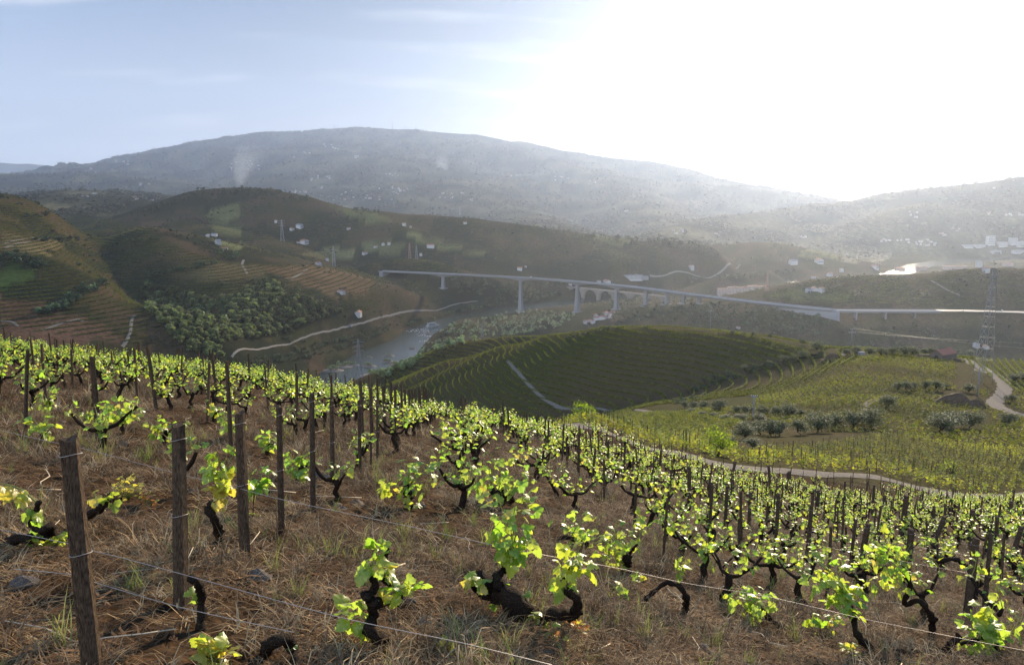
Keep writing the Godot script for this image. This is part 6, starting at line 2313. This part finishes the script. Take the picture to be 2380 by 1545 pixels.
	# the village at the foot of the knoll by the tall piers
	for i in 16:
		house(z3(690 + i * 18 + rng.randf_range(-20, 20), 690 - i * 4 + rng.randf_range(-22, 22)).x, z3(0, 700 - i * 5 + rng.randf_range(-24, 24)).y, 0.9, "white house of the little village between the knoll and the piers", "houses of the little village between knoll and piers", true, true)
	print("houses ", house_count)

func block(called: String, label: String, px: float, py: float, w: float, h: float, deep: float, floors: int, wall: Material, turn: float, from := 1500.0, group := "") -> Node3D:
	# a block of flats: walls, a flat parapet roof and a row of windows on each floor
	var g := ground_at(px, py, from)
	var o := thing(called, label, "building", g, turn, group)
	var st := new_st()
	box_at(st, Vector3(0, h * 0.5 - 3.0, 0), Vector3(w, h + 6.0, deep))
	obj("wall", done(st), wall, o)
	var rf := new_st()
	box_at(rf, Vector3(0, h + 0.4, 0), Vector3(w + 1.2, 0.8, deep + 1.2))
	box_at(rf, Vector3(w * 0.2, h + 1.9, 0), Vector3(w * 0.16, 2.2, deep * 0.4))
	obj("roof", done(rf), m_tile if wall == m_pink else m_concrete, o)
	var n := int(w / 4.0)
	for f in floors:
		var wn := new_st()
		for i in n:
			for s in [-1.0, 1.0]:
				box_at(wn, Vector3((i + 0.5) * w / n - w * 0.5, h * (f + 0.5) / floors, s * (deep * 0.5 + 0.02)), Vector3(w / n * 0.45, h / floors * 0.5, 0.12))
		obj("windows", done(wn), m_glass_dark, o).set_meta("kind", "stuff")
	return o

func build_town() -> void:
	for i in 5:
		block("apartment_block", "pink apartment block beside the highway bridge, %s from the left" % nth(i + 1), 1680 + i * 23, 686 - i * 1.5, 30, 19 + (i % 2) * 3, 14, 6, m_pink, 0.12, 1900.0, "pink apartment blocks beside the highway bridge")
	block("apartment_block", "pink apartment block on the ridge, left of the pair before the bright river", zr(1230, 470).x, zr(1230, 470).y + 1, 36, 14, 14, 4, m_pink, 0.05)
	block("apartment_block", "pink apartment block on the ridge, right of the pair before the bright river", zr(1430, 465).x, zr(1430, 465).y + 1, 38, 16, 14, 5, m_pink, -0.05)
	block("apartment_block", "long pink terrace of flats on the ridge", zr(1740, 455).x, zr(1740, 455).y + 1, 94, 14, 14, 4, m_pink, 0.0)
	block("apartment_block", "tall white apartment tower beside the long pink terrace", zr(1965, 435).x, zr(1965, 435).y + 1, 20, 26, 16, 8, m_white, 0.2)
	block("apartment_block", "pink block at the right edge above the vineyard hill", zr(2235, 425).x, zr(2235, 425).y + 1, 42, 15, 14, 4, m_pink, 0.1)
	var town := [[2070, 225, 30, 34, "hazy town tower, tallest in the town"], [2180, 240, 40, 16, "wide hazy block right of the tallest town tower"], [2280, 220, 30, 24, "hazy slab at the right edge of the town"], [1970, 250, 46, 10, "low long town hall roof left of the tallest tower"], [2350, 240, 30, 18, "hazy block cut by the right edge of the town"], [2120, 300, 40, 9, "low white warehouse on the plain"], [2330, 300, 50, 9, "white warehouse at the right edge of the plain"], [1860, 250, 40, 9, "bright low hall at the left end of the town"]]
	for q in town:
		block("town_building", q[4], zr(q[0], q[1]).x, zr(q[0], q[1]).y, q[2] * 1.2, q[3] * 1.2, 22, 5, m_white, 0.2, 2600.0)
	# the long white hotel by the river
	var hotel := block("hotel_building", "long white stepped hotel above the river behind the viaduct", z3(1120, 275).x, z3(1120, 290).y, 62, 12, 16, 4, m_white, 0.06)
	var wing := new_st()
	box_at(wing, Vector3(38, 3, 2), Vector3(22, 12, 18))
	box_at(wing, Vector3(-48, 1.5, 0), Vector3(40, 6, 12))
	obj("wing", done(wing), m_concrete, hotel)

func build_bridges() -> void:
	# the motorway viaduct
	var deck_px := [[884, 630], [1210, 645], [1434, 663], [1590, 682], [1740, 700], [1860, 713], [1940, 721]]
	var cv := Curve3D.new()
	var pp := PackedVector3Array()
	for q in deck_px:
		pp.append(at_level(q[0], q[1], 92.0))
	for k in pp.size():
		var t := (pp[mini(k + 1, pp.size() - 1)] - pp[maxi(k - 1, 0)]) * 0.16
		cv.add_point(pp[k], -t, t)
	var o := thing("motorway_viaduct", "long pale concrete motorway viaduct crossing the river on tall piers", "bridge")
	var length := cv.get_baked_length()
	var pier_px := [1029, 1210, 1342, 1434, 1503, 1552, 1590, 1627]
	var stops: Array[float] = []
	for x in pier_px:
		var best := 0.0
		var gap := 1e9
		for k in 600:
			var l := length * k / 599.0
			var p := cv.sample_baked(l)
			var q := p - EYE
			var th := deg_to_rad(PITCH)
			var f := -q.z * cos(th) - q.y * sin(th)
			var e := absf(1190.0 + q.x / f * FOCAL - x)
			if e < gap:
				gap = e
				best = l
		stops.append(best)
	var girder := new_st()
	var slab := new_st()
	var rail := [new_st(), new_st()]
	var n := 150
	var last := {}
	for k in n + 1:
		var l := length * k / n
		var p := cv.sample_baked(l)
		var q := cv.sample_baked(minf(l + 4.0, length)) - cv.sample_baked(maxf(l - 4.0, 0.0))
		var s := Vector3(-q.z, 0, q.x).normalized()
		var near := 1e9
		for st in stops:
			near = minf(near, absf(l - st))
		var depth := 3.2 + 5.5 * pow(clampf(1.0 - near / 52.0, 0.0, 1.0), 1.7)
		if l > stops[3] + 20.0:
			depth = 4.0
		var now := {"p": p, "s": s, "d": depth}
		if k > 0:
			for side: float in [-1.0, 1.0]:
				var a: Vector3 = last.p + last.s * side * 5.5
				var b: Vector3 = p + s * side * 5.5
				var a2: Vector3 = last.p + last.s * side * 3.6 - Vector3(0, last.d, 0)
				var b2: Vector3 = p + s * side * 3.6 - Vector3(0, depth, 0)
				if side > 0:
					quad(girder, a2, a, b, b2)
				else:
					quad(girder, a2, b2, b, a)
				# deck edge, parapet
				var ri: int = 0 if side < 0 else 1
				box_between(rail[ri], last.p + last.s * side * 11.6 + Vector3(0, 0.9, 0), p + s * side * 11.6 + Vector3(0, 0.9, 0), 0.35, 1.3)
			quad(girder, last.p + last.s * 3.6 - Vector3(0, last.d, 0), last.p - last.s * 3.6 - Vector3(0, last.d, 0), p - s * 3.6 - Vector3(0, depth, 0), p + s * 3.6 - Vector3(0, depth, 0))
			for side: float in [-1.0, 1.0]:
				quad(slab, last.p + last.s * side * 12.0 - Vector3(0, 0.5, 0), last.p + last.s * side * 12.0 + Vector3(0, 0.25, 0), p + s * side * 12.0 + Vector3(0, 0.25, 0), p + s * side * 12.0 - Vector3(0, 0.5, 0))
			quad(slab, last.p - last.s * 12.0 + Vector3(0, 0.25, 0), p - s * 12.0 + Vector3(0, 0.25, 0), p + s * 12.0 + Vector3(0, 0.25, 0), last.p + last.s * 12.0 + Vector3(0, 0.25, 0))
			quad(slab, last.p - last.s * 12.0 - Vector3(0, 0.5, 0), last.p + last.s * 12.0 - Vector3(0, 0.5, 0), p + s * 12.0 - Vector3(0, 0.5, 0), p - s * 12.0 - Vector3(0, 0.5, 0))
		last = now
	obj("girder", done(girder), m_concrete, o)
	obj("deck", done(slab), m_concrete, o)
	obj("parapet", done(rail[0]), m_concrete, o)
	obj("parapet", done(rail[1]), m_concrete, o)
	for i in stops.size():
		var p := cv.sample_baked(stops[i])
		var q := cv.sample_baked(minf(stops[i] + 4.0, length)) - cv.sample_baked(maxf(stops[i] - 4.0, 0.0))
		var foot := land(p.x, p.z) - 2.0
		var hh := p.y - 4.0 - foot
		var basis := Basis(Vector3.UP, atan2(q.x, q.z))
		var st := new_st()
		st.set_smooth_group(-1)
		var rings := []
		for k in 7:
			var t := k / 6.0
			var flare := pow(1.0 - t, 2.2) * clampf(hh / 70.0, 0.1, 1.0)
			var wx := 3.8 + 3.6 * flare
			var wz := 3.2 + 2.4 * flare
			var ring := PackedVector3Array()
			for c in [Vector2(-1, -1), Vector2(1, -1), Vector2(1, 1), Vector2(-1, 1)]:
				ring.append(Vector3(p.x, foot + hh * t, p.z) + basis * Vector3(c.x * wx, 0, c.y * wz))
			rings.append(ring)
		for k in 6:
			for c in 4:
				var c2 := (c + 1) % 4
				quad(st, rings[k][c], rings[k][c2], rings[k + 1][c2], rings[k + 1][c])
		box_between(st, Vector3(p.x, foot + 2.4, p.z) - basis * Vector3(0, 0, 8.5), Vector3(p.x, foot + 2.4, p.z) + basis * Vector3(0, 0, 8.5), 20.0, 3.0)
		obj("pier", done(st), m_concrete, o)
	# abutment at the left end
	var ab := new_st()
	var a0 := cv.sample_baked(12.0)
	box_at(ab, a0 - Vector3(0, 9, 0), Vector3(26, 16, 14), 0.9)
	obj("abutment", done(ab), m_concrete, o)
	# pale retaining wall where the viaduct meets the hill
	var rw := new_st()
	rw.set_smooth_group(0)
	var wall_px := [[1735, 699, 2.0], [1780, 703, 6.0], [1820, 708, 9.0], [1860, 713, 11.0], [1900, 717, 12.0], [1930, 720, 17.0], [1946, 722, 22.0]]
	for k in wall_px.size() - 1:
		var a := at_level(wall_px[k][0], wall_px[k][1], 92.0) + Vector3(0, 0, 12.5)
		var b := at_level(wall_px[k + 1][0], wall_px[k + 1][1], 92.0) + Vector3(0, 0, 12.5)
		quad(rw, a - Vector3(0, wall_px[k][2], -3.0), a, b, b - Vector3(0, wall_px[k + 1][2], -3.0))
		quad(rw, a, a - Vector3(0, 0, 20), b - Vector3(0, 0, 20), b)
	tag(obj("retaining_wall", done(rw), m_concrete), "pale rough retaining wall between the long and the short viaduct", "wall")
	# the short viaduct and the road beyond
	var s0 := at_level(1944, 721, 92.0)
	var s1 := at_level(2182, 722, 92.0)
	var sv := thing("short_viaduct", "short motorway viaduct on three slim piers at the right", "bridge")
	var dk := new_st()
	box_between(dk, s0 + Vector3(0, -1.2, 0), s1 + Vector3(0, -1.2, 0), 23.0, 2.4)
	obj("deck", done(dk), m_concrete, sv)
	for e in [-11.0, 11.0]:
		var pr := new_st()
		box_between(pr, s0 + Vector3(0, 0.6, e), s1 + Vector3(0, 0.6, e), 0.35, 1.2)
		obj("parapet", done(pr), m_concrete, sv)
	for x in [1989.0, 2057.0, 2125.0]:
		var c := at_level(x, 722, 92.0)
		for e in [-5.0, 5.0]:
			var pr := new_st()
			box_at(pr, Vector3(c.x, (92.0 + land(c.x, c.z + e)) * 0.5 - 3.0, c.z + e), Vector3(2.6, 92.0 - land(c.x, c.z + e) + 2.0, 3.4))
			obj("pier", done(pr), m_concrete, sv)
	var road := PackedVector3Array([s1 + Vector3(-2, 0.1, 0), at_level(2260, 723, 92.0), at_level(2340, 725, 91.0), at_level(2460, 729, 89.0)])
	struct_obj("motorway", "motorway continuing right from the short viaduct", ribbon(road, 24.0, 0.6, false), m_road)
	var gr := new_st()
	for k in 3:
		box_between(gr, road[k] + Vector3(0, 1.2, 11.5), road[k + 1] + Vector3(0, 1.2, 11.5), 0.3, 0.7)
	tag(obj("guard_rail", done(gr), m_steel), "grey guard rail along the motorway at the right", "guard rail")
	# vehicles on the decks, far off
	var cars := [[1234, 643, "white van on the long viaduct"], [1660, 690, "dark car on the long viaduct"], [1690, 694, "second dark car near the right end of the long viaduct"], [2240, 722, "car on the motorway right of the short viaduct"], [2330, 722, "white lorry on the motorway at the right"]]
	for q in cars:
		var c := at_level(q[0], q[1] + 1.5, 92.6)
		vehicle(q[2], c, 1.0 if q[2].contains("white") else 0.0)
	# the old arched bridge further up the river
	var b0 := at_level(1322, 666, 30.0)
	var b1 := at_level(1560, 690, 30.0)
	b1 = b0 + (b1 - b0).normalized() * 330.0
	var ob := thing("arched_bridge", "old stone bridge with round arches behind the viaduct", "bridge")
	var dir := (b1 - b0).normalized()
	var sd := Vector3(-dir.z, 0, dir.x)
	var od := new_st()
	box_between(od, b0 + Vector3(0, 0.2, 0), b1 + Vector3(0, 0.2, 0), 9.0, 1.8)
	obj("deck", done(od), m_old, ob)
	var spans := 6
	for k: int in spans:
		var w := 330.0 / spans
		var ar := new_st()
		ar.set_smooth_group(-1)
		var m := 14
		for side: float in [-4.0, 4.0]:
			for i: int in m:
				var u0 := -1.0 + 2.0 * i / m
				var u1 := -1.0 + 2.0 * (i + 1) / m
				var at := b0 + dir * (k + 0.5) * w + sd * side
				var r := w * 0.42
				var p0 := at + dir * u0 * r + Vector3(0, -25.0 + sqrt(maxf(0.0, 1.0 - u0 * u0)) * 22.5, 0)
				var p1 := at + dir * u1 * r + Vector3(0, -25.0 + sqrt(maxf(0.0, 1.0 - u1 * u1)) * 22.5, 0)
				var t0 := at + dir * u0 * r + Vector3(0, -0.7, 0)
				var t1 := at + dir * u1 * r + Vector3(0, -0.7, 0)
				if side > 0:
					quad(ar, p0, t0, t1, p1)
				else:
					quad(ar, p0, p1, t1, t0)
				if side > 0:
					quad(ar, p0, p1, p1 - sd * 8.0, p0 - sd * 8.0)
		obj("arch", done(ar), m_old, ob)
	for k in spans + 1:
		var st := new_st()
		box(st, Transform3D(Basis(dir, Vector3.UP, sd * 1.0), b0 + dir * 330.0 * k / spans + Vector3(0, -16.0, 0)), Vector3(330.0 / spans * 0.17, 31.0, 8.6))
		obj("pier", done(st), m_old, ob)

func vehicle(label: String, at: Vector3, white: float) -> void:
	var o := thing("road_vehicle", label, "vehicle", at, 0.9)
	var st := new_st()
	var l := 7.0 if white > 0.5 else 4.4
	var h := 2.4 if white > 0.5 else 0.8
	box_at(st, Vector3(0, 0.4 + h * 0.5, 0), Vector3(l, h, 1.9))
	obj("body", done(st), m_white if white > 0.5 else m_steel, o)
	var cb := new_st()
	box_at(cb, Vector3(-0.1 if white < 0.5 else l * 0.5 - 0.6, 0.5 + h + 0.25, 0), Vector3(2.2 if white < 0.5 else 1.1, 0.6, 1.6))
	obj("cab", done(cb), m_glass_dark, o)
	for x in [-1.0, 1.0]:
		for z in [-0.85, 0.85]:
			var w := new_st()
			tube(w, PackedVector3Array([Vector3(x * l * 0.32, 0.35, z - 0.12), Vector3(x * l * 0.32, 0.35, z + 0.12)]), PackedFloat32Array([0.35, 0.35]), 8)
			obj("wheel", done(w), m_glass_dark, o)

func build_river_life() -> void:
	# the cruise ship and its wash
	var c := at_level(z2(1640, 985).x, z2(1640, 985).y, 0.0)
	var o := thing("river_cruise_ship", "white river cruise ship sailing upstream with a foaming wake", "ship", c, 0.75)
	var hull := new_st()
	hull.set_smooth_group(-1)
	var half := [[-17.0, 3.4], [-8.0, 4.6], [6.0, 4.6], [14.0, 3.0], [19.0, 0.2]]
	for i in 4:
		for s in [-1.0, 1.0]:
			var a := Vector3(half[i][0], -0.5, half[i][1] * 0.8 * s)
			var b := Vector3(half[i + 1][0], -0.5, half[i + 1][1] * 0.8 * s)
			var a2 := Vector3(half[i][0], 2.4, half[i][1] * s)
			var b2 := Vector3(half[i + 1][0], 2.4, half[i + 1][1] * s)
			if s > 0:
				quad(hull, a, a2, b2, b)
			else:
				quad(hull, a, b, b2, a2)
		quad(hull, Vector3(half[i][0], 2.4, -half[i][1]), Vector3(half[i + 1][0], 2.4, -half[i + 1][1]), Vector3(half[i + 1][0], 2.4, half[i + 1][1]), Vector3(half[i][0], 2.4, half[i][1]))
	quad(hull, Vector3(-17, -0.5, 2.7), Vector3(-17, -0.5, -2.7), Vector3(-17, 2.4, -3.4), Vector3(-17, 2.4, 3.4))
	obj("hull", done(hull), m_white, o)
	for k in 2:
		var dk := new_st()
		box_at(dk, Vector3(-2.0 - k * 1.5, 3.9 + k * 2.9, 0), Vector3(25 - k * 6, 2.4, 7.6 - k))
		obj("upper_deck" if k else "main_deck", done(dk), m_white, o)
		var wn := new_st()
		box_at(wn, Vector3(-2.0 - k * 1.5, 4.0 + k * 2.9, 0), Vector3(23 - k * 6, 1.0, 7.7 - k))
		obj("windows", done(wn), m_glass_dark, o)
	var rf := new_st()
	box_at(rf, Vector3(-4, 8.6, 0), Vector3(20, 0.25, 7))
	tube(rf, PackedVector3Array([Vector3(7, 8.0, 0), Vector3(7, 12.0, 0)]), PackedFloat32Array([0.15, 0.08]), 5)
	obj("roof", done(rf), m_white, o)
	# foam: low broken strips of white water behind it and at the rapids
	var foam := new_st()
	foam.set_smooth_group(-1)
	var r := RandomNumberGenerator.new()
	r.seed = 5
	for line in [[z2(1600, 1000), z2(1420, 1030), 14.0, 60], [z2(1590, 1010), z2(1520, 1070), 12.0, 60], [z2(1660, 1018), z2(1900, 1050), 6.0, 50], [z2(1640, 1100), z2(1540, 1130), 8.0, 40], [z2(1560, 1075), z2(1700, 1080), 4.0, 30]]:
		for i in line[3]:
			var q: Vector2 = line[0].lerp(line[1], r.randf())
			var p := at_level(q.x, q.y, 0.0) + Vector3(r.randf_range(-1, 1) * line[2], 0.12, r.randf_range(-1, 1) * line[2])
			box(foam, Transform3D(Basis(Vector3.UP, r.randf() * TAU), p), Vector3(r.randf_range(1.0, 4.5), 0.22, r.randf_range(0.5, 1.6)))
	var fo := obj("river_foam", done(foam), m_white)
	fo.set_meta("kind", "stuff")
	fo.set_meta("label", "white water in the ship's wake and over the rapids")
	# rocky islets with bushes
	var isl := [[1230, 1260, 14], [1220, 1315, 16], [1050, 1355, 16], [890, 1345, 16], [800, 1360, 22], [720, 1395, 22], [1050, 1275, 8], [1285, 1345, 18], [1450, 1190, 9], [1590, 1055, 9], [1110, 1440, 30]]
	for i in isl.size():
		var p := at_level(z2(isl[i][0], isl[i][1]).x, z2(isl[i][0], isl[i][1]).y, 0.0)
		var io := thing("river_islet", "small bushy islet in the river, %s" % ["upper of the two right of the pylon", "lower of the two right of the pylon", "round one right beside the pylon", "left of the pylon's foot", "long low one left of the pylon", "nearest one at the vineyard crest", "tiny flat rock beyond the pylon", "by the near bank under the knoll", "rock at the tail of the rapids", "rock beside the ship's wake", "by the vineyard crest on the right"][i], "islet", p)
		var rk := obj("rock", rock_flat, m_stone, io)
		rk.scale = Vector3(isl[i][2] * 0.9, 3.0, isl[i][2] * 0.6)
		for k in 3:
			var bush := obj("bush", round_kinds[(i + k) % 5][1], wood_mat(Color(0.08, 0.10, 0.045)), io)
			bush.position = Vector3((k - 1) * isl[i][2] * 0.3, 0.1, (k % 2) * 2.0)
			bush.scale = Vector3.ONE * isl[i][2] * rng.randf_range(0.3, 0.5)

var rock_flat: ArrayMesh

func build_far_poles() -> void:
	var list := [[835, 790, 880, 700.0, "lattice pylon rising before the river above the near crest", 3], [655, 510, 540, 2560.0, "lattice pylon on the shaded middle hill", 3], [1783, 634, 676, 0.0, "red and white lattice mast behind the pink apartment blocks", 0], [952, 565, 596, 2350.0, "red and white lattice mast, left of the twin masts", 0], [968, 570, 597, 2350.0, "thin lattice mast, right of the twin masts", 0], [775, 572, 602, 2250.0, "lattice pylon in the golden field across the river", 2], [1121, 752, 785, 0.0, "slim pylon among the willows", 2], [1069, 480, 500, 0.0, "slim pylon on the ridge right of the middle hill", 2]]
	for q in list:
		var g: Vector3
		if q[3] > 0.0:
			var w := world_at(q[0], q[2], q[3])
			g = on_ground(w.x, w.z)
		else:
			g = ground_at(q[0], q[2], 800.0)
		var t := world_at(q[0], q[1], -g.z)
		var h := t.y - g.y
		var o := thing("lattice_mast" if q[5] == 0 else "lattice_pylon", q[4], "mast" if q[5] == 0 else "pylon", g, 0.4)
		var arms := []
		for k in q[5]:
			arms.append([0.72 + k * 0.11, h * 0.14])
		lattice_tower(o, h, h * 0.16, h * 0.03, arms, maxf(0.25, h * 0.007), m_red if q[4].contains("red") else m_steel, 7)
	# wind turbines on the mountain's ridge
	for q in [[777, 288, 298, "leftmost wind turbine on the mountain ridge"], [912, 281, 298, "tallest wind turbine on the mountain ridge"], [942, 289, 300, "wind turbine right of the tallest on the ridge"], [967, 292, 301, "smallest wind turbine at the right of the ridge"]]:
		var w := world_at(q[0], q[2] + 6.0, 8700.0)
		var g := on_ground(w.x, w.z)
		var top := world_at(q[0], q[1], 8700.0)
		var h := maxf(40.0, top.y - g.y) * 0.72
		var o := thing("wind_turbine", q[3], "wind turbine", g)
		var st := new_st()
		tube(st, PackedVector3Array([Vector3(0, -5, 0), Vector3(0, h, 0)]), PackedFloat32Array([4.0, 2.4]), 8)
		obj("mast", done(st), m_white, o)
		var nc := new_st()
		box_at(nc, Vector3(0, h + 1, 1), Vector3(4, 4, 9))
		obj("nacelle", done(nc), m_white, o)
		for k in 3:
			var bl := new_st()
			var a := TAU * k / 3.0 + 0.3
			tube(bl, PackedVector3Array([Vector3(0, h + 1, 6), Vector3(sin(a) * h * 0.25, h + 1 + cos(a) * h * 0.25, 6), Vector3(sin(a) * h * 0.5, h + 1 + cos(a) * h * 0.5, 6)]), PackedFloat32Array([1.4, 1.6, 0.4]), 5)
			obj("blade", done(bl), m_white, o)

func build_far_roads() -> void:
	var roads := [
		["riverside_road", "pale road along the left bank above the river", [[538, 830], [600, 812], [700, 786], [780, 766], [850, 748], [905, 734], [960, 722], [1050, 709], [1110, 700]], 2.8],
		["hill_lane", "pale lane climbing the gully of the left hill", [[283, 806], [294, 790], [302, 770], [305, 745], [312, 733]], 4.0],
		["terrace_road", "pale terrace cut at the left edge of the left hill", [[8, 566], [30, 560], [54, 557]], 4.0],
		["terrace_road", "second pale terrace cut below the first on the left hill", [[10, 576], [40, 566], [72, 563]], 4.0],
		["terrace_road", "faint terrace road low on the left hill", [[0, 746], [26, 748], [40, 758]], 4.0],
		["terrace_road", "pale zigzag terrace road above the near crest", [[96, 768], [140, 752], [182, 742], [190, 748]], 4.0],
		["field_lane", "lane between the brown fields above the wood", [[676, 650], [694, 638], [714, 626]], 5.0],
		["field_lane", "winding lane at the top of the brown field", [[566, 604], [562, 615], [570, 628], [574, 638]], 5.0],
		["river_road", "road round the foot of the round hill by the river bend", [[1510, 640], [1600, 634], [1680, 628], [1715, 622], [1722, 616], [1712, 612]], 5.0],
		["plain_lane", "pale lane beside the tawny field on the plain", [[1960, 608], [1975, 602], [1995, 594]], 10.0],
		["hill_path", "straight path down the vineyard hill above the highway", [[2165, 652], [2200, 672], [2240, 690]], 4.0],
	]
	for q in roads:
		struct_obj(fits(q[0]), q[1], ribbon(path_of_px(q[2]), q[3], 0.5), m_pale if q[0] == "riverside_road" or q[0] == "river_road" else m_track)

func build_haze_bank() -> void:
	# the damp air that fills the far valley below the mountain
	var f := FogVolume.new()
	f.shape = RenderingServer.FOG_VOLUME_SHAPE_BOX
	f.size = Vector3(18000, 1500, 6500)
	var fm := FogMaterial.new()
	fm.density = 0.00007
	fm.albedo = Color(0.76, 0.86, 1.0)
	f.material = fm
	f.name = "valley_haze"
	add_child(f)
	f.position = Vector3(800, 720, -6700)
	f.set_meta("kind", "stuff")
	f.set_meta("label", "blue haze over the far valley and the mountain")

func build_smoke() -> void:
	build_haze_bank()
	# drifting puffs that thin out as they rise
	for q in [[556, 428, 4000.0, 10, 26.0, 0.0035, 1.0, "thin grey smoke rising behind the dark-topped hill"], [1027, 408, 6300.0, 5, 24.0, 0.010, 0.2, "small white smoke plume on the mountain's face"]]:
		var from := world_at(q[0], q[1], q[2])
		for k in int(q[3]):
			var t: float = float(k) / float(q[3])
			var f := FogVolume.new()
			f.shape = RenderingServer.FOG_VOLUME_SHAPE_ELLIPSOID
			var s: float = q[4] * (1.0 + 2.6 * t)
			f.size = Vector3(s * rng.randf_range(1.2, 1.8), s * rng.randf_range(1.2, 2.2), s * 1.5)
			var fm := FogMaterial.new()
			fm.density = q[5] * 0.36 * pow(1.0 - t, 1.3) * rng.randf_range(0.5, 1.3) + 0.0002
			fm.albedo = Color(0.93, 0.94, 0.96)
			f.material = fm
			f.name = fits("smoke")
			add_child(f)
			f.position = from + Vector3((q[6] * 60.0 * t + rng.randf_range(-22, 22)) * t, 150.0 * t * q[4] / 26.0, 0)
			f.rotation.z = rng.randf_range(-0.5, 0.5)
			f.set_meta("kind", "stuff")
			f.set_meta("label", q[7])

func build_far_scrub() -> void:
	# woodland, hedges and scrub too far off to tell one tree from the next
	var pick := FastNoiseLite.new()
	pick.seed = 77
	pick.noise_type = FastNoiseLite.TYPE_SIMPLEX_SMOOTH
	pick.fractal_octaves = 3
	pick.frequency = 1.0 / 420.0
	var sets := [[], [], []]
	var tints := [PackedColorArray(), PackedColorArray(), PackedColorArray()]
	for i in 60000:
		var d := lerpf(1300.0, 8700.0, rng.randf())
		var x := d * rng.randf_range(-0.68, 0.68)
		var p := on_ground(x, -d)
		if p.y < 8.0:
			continue
		var w := pick.get_noise_2d(x * (1.0 if d > 3300.0 else 1.8), d * (1.0 if d > 3300.0 else 1.8))
		if d < 3300.0 and (w < 0.16 or rng.randf() < 0.35) or d >= 3300.0 and w < rng.randf_range(-0.25, 0.2):
			continue
		if not in_view(p):
			continue
		var s := rng.randf_range(3.0, 7.0) if d < 3300.0 else rng.randf_range(8.0, 17.0)
		var k := i % 3
		sets[k].append(Transform3D(Basis(Vector3.UP, rng.randf() * TAU).scaled(Vector3(s * 1.5, s * 0.8, s * 1.5)), p))
		tints[k].append(shade_of(Color(0.035, 0.045, 0.02) if d < 3300.0 else Color(0.06, 0.064, 0.034), rng, 0.3))
	for k in 3:
		multi("distant_scrub", "woods and scrub patches scattered over the far hills and the mountain", tuft_mesh(16, 1.0, 1.0, 0.42, 900 + k, 0.1), m_willow, sets[k], tints[k])
	print("scrub ", sets[0].size() * 3)

func build_far() -> void:
	build_far_scrub()
	rock_flat = mound_mesh(3)
	wood_areas()
	build_terraces()
	build_woods()
	build_villages()
	build_town()
	build_bridges()
	build_river_life()
	build_far_poles()
	build_far_roads()
	build_smoke()
func build_places() -> void:
	var t := Time.get_ticks_msec()
	lay_track()
	print(track)
	build_near_vineyard()
	print("near ", Time.get_ticks_msec() - t)
	build_fields()
	print("fields ", Time.get_ticks_msec() - t)
	build_far()
	print("far ", Time.get_ticks_msec() - t)
